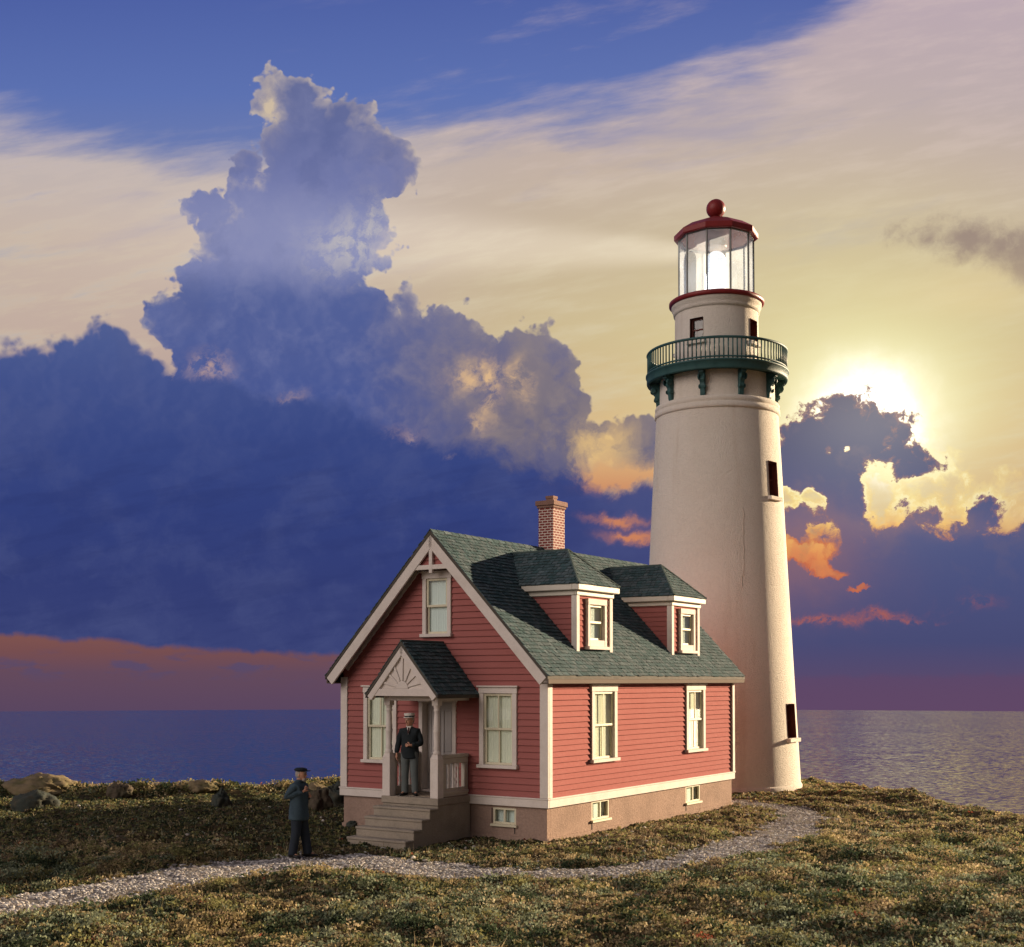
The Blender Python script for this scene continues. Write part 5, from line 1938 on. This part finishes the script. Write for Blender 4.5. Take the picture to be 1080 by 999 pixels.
prof = [(0.50, 0.9), (0.40 + beam_len * 0.135, beam_len)]
Mx = Matrix(((0, 0, 1, 0), (0, 1, 0, 0), (-1, 0, 0, 0), (0, 0, 0, 1)))
mb.lathe(prof, 40, 0, Mx)
beam = mb.build('light_beam', beam_m)
beam.location = (TC[0], TC[1], tz(268))
beam.rotation_euler = (0, R(-2.0), math.pi)
beam['kind'] = 'stuff'

# a long hairline crack wandering down the shaft
crack_m = mat('crack_line', (0.58, 0.50, 0.42), rough=0.9, var=0.1, vscale=6)
mb = MB()
pts, dg_ = [], 21.0
for k in range(60):
    z = tz(545) - (tz(545) - tz(625)) * k / 59
    dg_ += random.uniform(-0.55, 0.45)
    rr0 = float(np.interp(z, [p[0] for p in body], [p[1] for p in body]))
    pts.append(tp(rr0 + 0.001, dg_, z))
mb.tube(pts, 0.011, 5)
mb.build('crack', crack_m, tower)
# ------------------------------------------------------------------ people
skin_m = mat('skin', (0.52, 0.28, 0.19), rough=0.6, var=0.08, vscale=9, color2=(0.46, 0.21, 0.14), spec=0.3)


def grown(chains, levels=2, fat=1.0):
    """one continuous surface grown round linked chains of (x, y, z, radius[, radius_y]); a chain may start at an earlier point by its key"""
    verts, edges, radii, keys = [], [], [], {}
    for ch in chains:
        prev = None
        for p in ch:
            if isinstance(p, str):
                prev = keys[p]
                continue
            nm = None
            if isinstance(p[0], str):
                nm, p = p[0], p[1:]
            verts.append(p[:3])
            radii.append((p[3] * fat, (p[4] if len(p) > 4 else p[3]) * fat))
            i = len(verts) - 1
            if prev is not None:
                edges.append((prev, i))
            if nm:
                keys[nm] = i
            prev = i
    me = bpy.data.meshes.new('grown')
    me.from_pydata(verts, edges, [])
    ob = bpy.data.objects.new('grown', me)
    COL.objects.link(ob)
    sk = ob.modifiers.new('skin', 'SKIN')
    sk.use_smooth_shade = True
    sl = me.skin_vertices if len(me.skin_vertices) else None
    if sl is None:
        import bmesh
        bm = bmesh.new()
        bm.from_mesh(me)
        bm.verts.layers.skin.verify()
        bm.to_mesh(me)
        bm.free()
    for i, d in enumerate(me.skin_vertices[0].data):
        d.radius = radii[i]
        d.use_root = (i == 0)
    if levels:
        sb = ob.modifiers.new('sub', 'SUBSURF')
        sb.levels = sb.render_levels = levels
    dg = bpy.context.evaluated_depsgraph_get()
    ev = ob.evaluated_get(dg)
    m2 = ev.to_mesh()
    V = [tuple(v.co) for v in m2.vertices]
    F = [tuple(p.vertices) for p in m2.polygons]
    ev.to_mesh_clear()
    bpy.data.objects.remove(ob)
    bpy.data.meshes.remove(me)
    return V, F


def lerp(a, b, t):
    return tuple(a[i] + (b[i] - a[i]) * t for i in range(3))


def hand_chains(wr, dirv, palm_n, curl, key):
    """fingers from the wrist: dirv points along the hand, palm_n out of the palm"""
    d = Vector(dirv).normalized()
    n = Vector(palm_n).normalized()
    s = d.cross(n).normalized()
    w = Vector(wr)
    out = []
    pal = w + d * 0.075
    out.append([key, (key + 'p', *(w + d * 0.04), 0.026, 0.020), (key + 'q', *pal, 0.032, 0.018)])
    for k, (off, ln) in enumerate(((-0.027, 0.062), (-0.009, 0.074), (0.009, 0.070), (0.026, 0.054))):
        b = pal + s * off
        b1 = b + (d * math.cos(curl * 0.5) + n * math.sin(curl * 0.5)) * ln * 0.45
        b2 = b1 + (d * math.cos(curl * 1.3) + n * math.sin(curl * 1.3)) * ln * 0.35
        b3 = b2 + (d * math.cos(curl * 2.0) + n * math.sin(curl * 2.0)) * ln * 0.28
        out.append([key + 'q', (*b, 0.0105), (*b1, 0.0095), (*b2, 0.0088), (*b3, 0.007)])
    t0 = w + d * 0.035 - s * 0.024
    t1 = t0 + (d * 0.6 - s * 0.75 + n * 0.35).normalized() * 0.036
    t2 = t1 + (d * 0.85 - s * 0.25 + n * 0.45).normalized() * 0.032
    out.append([key + 'p', (*t0, 0.014), (*t1, 0.011), (*t2, 0.009)])
    return out


def person(label, loc, rz, pose, cloth, group=None, scale=1.0):
    root = thing('person', label, 'person', loc, rz, group)
    root.scale = (scale,) * 3
    J = pose
    hd = Vector(J['head'])
    # one continuous body: torso, neck, head, limbs, hands
    ch = [[('pel', 0, 0.0, 0.94, 0.13, 0.11), (0, 0.0, 1.08, 0.125, 0.10), ('chest', 0, 0.0, 1.27, 0.145, 0.105), ('nb', 0, 0.005, 1.415, 0.07, 0.06), ('nk', *lerp((0, 0, 1.42), tuple(hd), 0.45), 0.055),
           ('hd', *hd, 0.082, 0.095), (hd.x, hd.y - 0.004, hd.z + 0.085, 0.072, 0.085)]]
    for sgn, k in ((-1, 'R'), (1, 'L')):
        sh, el, wr = J['sh' + k], J['el' + k], J['wr' + k]
        ch.append(['chest', (*lerp((0, 0, 1.36), sh, 0.8), 0.06), (*lerp(sh, el, 0.4), 0.045), (*el, 0.038), (*lerp(el, wr, 0.4), 0.036), ('w' + k, *wr, 0.026, 0.022)])
        ch += hand_chains(wr, J['hd' + k], J['pn' + k], J['cu' + k], 'w' + k)
        hp, kn, an = J['hp' + k], J['kn' + k], J['an' + k]
        ch.append(['pel', (*hp, 0.088), (*kn, 0.056), (*lerp(kn, an, 0.35), 0.052), (*an, 0.036), (an[0] + J['toe' + k][0] * 0.13, an[1] + J['toe' + k][1] * 0.13, 0.035, 0.034, 0.028)])
    V, F = grown(ch, 2)
    mb = MB()
    mb.add(V, F, 0, None, True)
    # face: in the head's own frame (looking along -y before turning)
    Hm = Matrix.Translation(hd) @ Matrix.Rotation(J['turn'], 4, 'Z') @ Matrix.Rotation(J.get('nod', 0), 4, 'X')
    mb.ball((0, -0.010, 0.03), 0.098, 0, 20, 14, (0.80, 0.98, 1.18), Hm)
    mb.ball((0, -0.052, -0.045), 0.058, 0, 14, 10, (0.92, 0.85, 0.95), Hm)                     # jaw
    mb.tube([(0, -0.100, 0.035), (0, -0.122, 0.0), (0, -0.100, -0.010)], [0.011, 0.017, 0.010], 8, 0, M=Hm)   # nose
    for sgn in (-1, 1):
        mb.ball((sgn * 0.080, 0.008, 0.012), 0.027, 0, 10, 8, (0.4, 0.75, 1.15), Hm)            # ear
        mb.ball((sgn * 0.032, -0.094, 0.032), 0.0115, 1, 10, 8, (1.1, 0.6, 0.7), Hm)            # eye
        mb.tube([(sgn * 0.014, -0.103, 0.054), (sgn * 0.036, -0.102, 0.060), (sgn * 0.056, -0.088, 0.053)], 0.007, 6, 2, M=Hm)   # brow
    mb.tube([(-0.026, -0.096, -0.040), (0, -0.106, -0.037), (0.026, -0.096, -0.040)], 0.008, 6, 3, M=Hm)                          # mouth
    body = mb.build('body', [skin_m, mat('eye', (0.05, 0.04, 0.035), rough=0.3, var=0), mat('grey_hair', (0.35, 0.32, 0.29), rough=0.9, var=0.2, vscale=40), mat('lip', (0.30, 0.10, 0.08), rough=0.6, var=0)], root)
    # hair or whiskers
    mb = MB()
    mb.ball((0, 0.022, 0.030), 0.100, 0, 18, 12, (0.86, 0.88, 1.05), Hm)
    if J.get('beard'):
        mb.ball((0, -0.070, -0.072), 0.052, 0, 14, 10, (1.0, 0.8, 0.9), Hm)
    mb.build('hair', MATS['grey_hair'], root)
    # trousers
    tr = []
    tr.append([('p', 0, 0, 0.95, 0.148, 0.125), (0, 0, 1.06, 0.140, 0.118)])
    for k in 'RL':
        hp, kn, an = J['hp' + k], J['kn' + k], J['an' + k]
        tr.append(['p', (hp[0] * 1.02, hp[1], hp[2] - 0.07, 0.106, 0.108), (*lerp(hp, kn, 0.6), 0.088), (*kn, 0.080), (*lerp(kn, an, 0.5), 0.076), (an[0], an[1], 0.075, 0.074), (an[0], an[1], 0.048, 0.072)])
    V, F = grown(tr, 2, J.get('bulk', 1.22))
    mb = MB()
    mb.add(V, F, 0, None, True)
    mb.build('trousers', cloth['trousers'], root)
    # coat with sleeves
    fl = J.get('flare', 1.0)
    co = [[(0, 0.005, J['hem'], 0.185 * fl, 0.150 * fl), (0, 0.003, J['hem'] + 0.03, 0.184 * fl, 0.150 * fl), (0, 0.0, 0.96, 0.180, 0.145), (0, -0.006, 1.10, 0.176, 0.143), ('c', 0, 0, 1.26, 0.178, 0.132), ('s', 0, 0.008, 1.365, 0.115, 0.090), (0, 0.010, 1.43, 0.072, 0.066), (0, 0.010, 1.455, 0.060, 0.060)]]
    for k in 'RL':
        sh, el, wr = J['sh' + k], J['el' + k], J['wr' + k]
        co.append(['s', (*sh, 0.066), (*lerp(sh, el, 0.5), 0.064), (*el, 0.060), (*lerp(el, wr, 0.5), 0.056), (*lerp(el, wr, 0.96), 0.050)])
    V, F = grown(co, 2, J.get('bulk', 1.22))
    # soft cloth folds
    V2 = []
    for p in V:
        q = Vector(p)
        f_ = mnoise.noise(Vector((q.x * 9, q.y * 9, q.z * 5 + loc[0]))) + 0.55 * mnoise.noise(Vector((q.x * 22, q.y * 22, q.z * 11 + loc[0])))
        V2.append(tuple(q + Vector((q.x, q.y, 0)).normalized() * 0.018 * f_))
    mb = MB()
    mb.add(V2, F, 0, None, True)
    coat = mb.build('coat', cloth['coat'], root)
    # shoes
    for k in 'RL':
        an, tv = J['an' + k], Vector((*J['toe' + k], 0)).normalized()
        sd_ = Vector((-tv.y, tv.x, 0))
        M = Matrix(((tv.x, sd_.x, 0, an[0]), (tv.y, sd_.y, 0, an[1]), (0, 0, 1, 0), (0, 0, 0, 1)))
        mb = MB()
        v, f = [], []
        prof = [(-0.085, 0.030, 0.07), (-0.06, 0.040, 0.10), (0.0, 0.042, 0.105), (0.07, 0.046, 0.075), (0.13, 0.050, 0.058), (0.175, 0.042, 0.045), (0.20, 0.018, 0.028)]
        for x_, w_, h_ in prof:
            for q in range(10):
                a = 2 * math.pi * q / 10
                v.append((x_, w_ * math.cos(a), max(0.004, h_ * 0.5 + h_ * 0.52 * math.sin(a))))
        for i in range(len(prof) - 1):
            for q in range(10):
                f.append((i * 10 + q, i * 10 + (q + 1) % 10, i * 10 + 10 + (q + 1) % 10, i * 10 + 10 + q))
        f += [tuple(range(9, -1, -1)), tuple(range(len(v) - 10, len(v)))]
        mb.add(v, f, 0, M, True)
        mb.build('shoe', cloth['shoe'], root)
    return root, Hm, coat


serge = mat('dark_serge', (0.020, 0.027, 0.032), rough=0.85, var=0.15, vscale=5, bump=0.3, bscale=90, color2=(0.012, 0.016, 0.020), spec=0.2)
navy = mat('navy_wool', (0.050, 0.082, 0.108), rough=0.9, var=0.2, vscale=5, bump=0.4, bscale=70, color2=(0.030, 0.048, 0.066), spec=0.2)
flannel = mat('grey_flannel', (0.125, 0.145, 0.145), rough=0.9, var=0.15, vscale=5, bump=0.3, bscale=80, color2=(0.08, 0.095, 0.098), spec=0.15)
slate = mat('slate_trousers', (0.026, 0.034, 0.048), rough=0.9, var=0.15, vscale=5, bump=0.3, bscale=80, color2=(0.02, 0.028, 0.036), spec=0.15)
leather = mat('black_leather', (0.012, 0.012, 0.012), rough=0.4, var=0.1, vscale=8)
linen = mat('white_linen', (0.72, 0.70, 0.65), rough=0.85, var=0.06, vscale=8)
tie_m = mat('dark_tie', (0.05, 0.02, 0.02), rough=0.8, var=0)
brass_m = MATS['brass']

# the keeper on the porch
A = dict(head=(0.0, -0.012, 1.555), turn=R(-28), nod=0.06, hem=0.77, bulk=1.12,
         shR=(-0.170, 0.005, 1.355), elR=(-0.262, 0.035, 1.10), wrR=(-0.275, -0.03, 0.865), hdR=(0.0, -0.15, -1), pnR=(1, 0.1, 0), cuR=0.45,
         shL=(0.170, 0.005, 1.355), elL=(0.275, -0.02, 1.10), wrL=(0.075, -0.185, 1.06), hdL=(-1, -0.25, 0.06), pnL=(0.1, 1, -0.1), cuL=0.55,
         hpR=(-0.088, 0, 0.88), knR=(-0.098, -0.02, 0.48), anR=(-0.105, 0.01, 0.075), toeR=(-0.35, -0.94),
         hpL=(0.088, 0, 0.88), knL=(0.105, -0.015, 0.48), anL=(0.125, 0.0, 0.075), toeL=(0.30, -0.95))
pa = HC + Vector((UX[0] * 2.86 + VX[0] * -0.88, UX[1] * 2.86 + VX[1] * -0.88, 0.892))
keeper, Hm, coat = person('man in a dark jacket, grey trousers and white banded cap standing on the porch', pa, R(-10), A, dict(trousers=flannel, coat=serge, shoe=leather))
mb = MB()
# shirt front, tie, collar and lapels lying on the coat
mb.add([(-0.045, -0.075, 1.452), (0.045, -0.075, 1.452), (0.0, -0.150, 1.285), (0, -0.118, 1.40)], [(0, 3, 2), (3, 1, 2), (0, 1, 3)], 0)
mb.tube([(-0.055, 0.02, 1.462), (-0.058, -0.03, 1.458), (0, -0.080, 1.440), (0.058, -0.03, 1.458), (0.055, 0.02, 1.462)], 0.016, 8, 0)
mb.build('shirt', linen, keeper)
mb = MB()
mb.add([(-0.014, -0.108, 1.435), (0.014, -0.108, 1.435), (0.018, -0.142, 1.33), (0, -0.156, 1.295), (-0.018, -0.142, 1.33)], [(0, 1, 2, 3, 4)], 0)
mb.build('tie', tie_m, keeper)
mb = MB()
for sgn in (-1, 1):
    mb.prism([(sgn * 0.040, 1.455), (sgn * 0.085, 1.420), (sgn * 0.080, 1.36), (sgn * 0.004, 1.25)], -0.006, 0.006, 0, Matrix.Translation((0, -0.128, 0)) @ Matrix.Rotation(R(-12), 4, 'X') @ Matrix.Translation((0, 0.0, 0)))
mb.build('lapels', serge, coat)
hat = MB()
hat.lathe([(0.128, 0.088), (0.135, 0.092), (0.128, 0.098), (0.106, 0.100)], 28, 0, Hm, caps=False)
hat.lathe([(0.106, 0.098), (0.107, 0.128)], 28, 1, Hm, caps=False)
hat.lathe([(0.107, 0.128), (0.118, 0.165), (0.112, 0.176), (0.02, 0.182)], 28, 0, Hm, caps=True)
hat.build('cap', [linen, serge], keeper)

# the visitor on the path
B = dict(head=(0.0, -0.040, 1.545), turn=R(6), nod=0.02, hem=0.70, flare=1.10, beard=True,
         shR=(-0.165, 0.0, 1.35), elR=(-0.245, 0.17, 1.14), wrR=(-0.105, -0.150, 1.255), hdR=(0.45, -0.55, 0.9), pnR=(0.6, 0.75, -0.1), cuR=0.75,
         shL=(0.165, 0.0, 1.35), elL=(0.240, 0.06, 1.10), wrL=(0.130, -0.165, 1.13), hdL=(-0.8, -0.5, 0.35), pnL=(0.2, 1, -0.2), cuL=0.6,
         hpR=(-0.085, 0, 0.88), knR=(-0.100, 0.00, 0.48), anR=(-0.115, 0.07, 0.075), toeR=(-0.30, -0.95),
         hpL=(0.085, 0, 0.88), knL=(0.105, -0.07, 0.48), anL=(0.125, -0.13, 0.075), toeL=(0.30, -0.95))
bx_, by_ = at(316, 0, 23.56), 23.56
visitor, Hm, coat = person('bearded man in dark blue coat and flat cap standing on the gravel path', (bx_, by_, gz1(bx_, by_) + 0.02), R(72), B,
                           dict(trousers=slate, coat=navy, shoe=leather), scale=0.975)
mb = MB()
mb.lathe([(0.098, 0.082), (0.118, 0.092), (0.126, 0.112), (0.112, 0.132), (0.070, 0.146), (0.01, 0.150)], 24, 0, Hm @ Matrix.Translation((0, 0.006, 0)))
mb.prism([(-0.075, 0.085), (0.075, 0.085), (0.070, 0.097), (-0.070, 0.097)], -0.165, -0.07, 0, Hm)
mb.build('cap', serge, visitor)
mb = MB()
mb.tube([(-0.062, 0.03, 1.452), (-0.068, -0.03, 1.45), (0, -0.095, 1.425), (0.068, -0.03, 1.45), (0.062, 0.03, 1.452)], 0.022, 8, 0)
mb.build('collar', navy, coat)
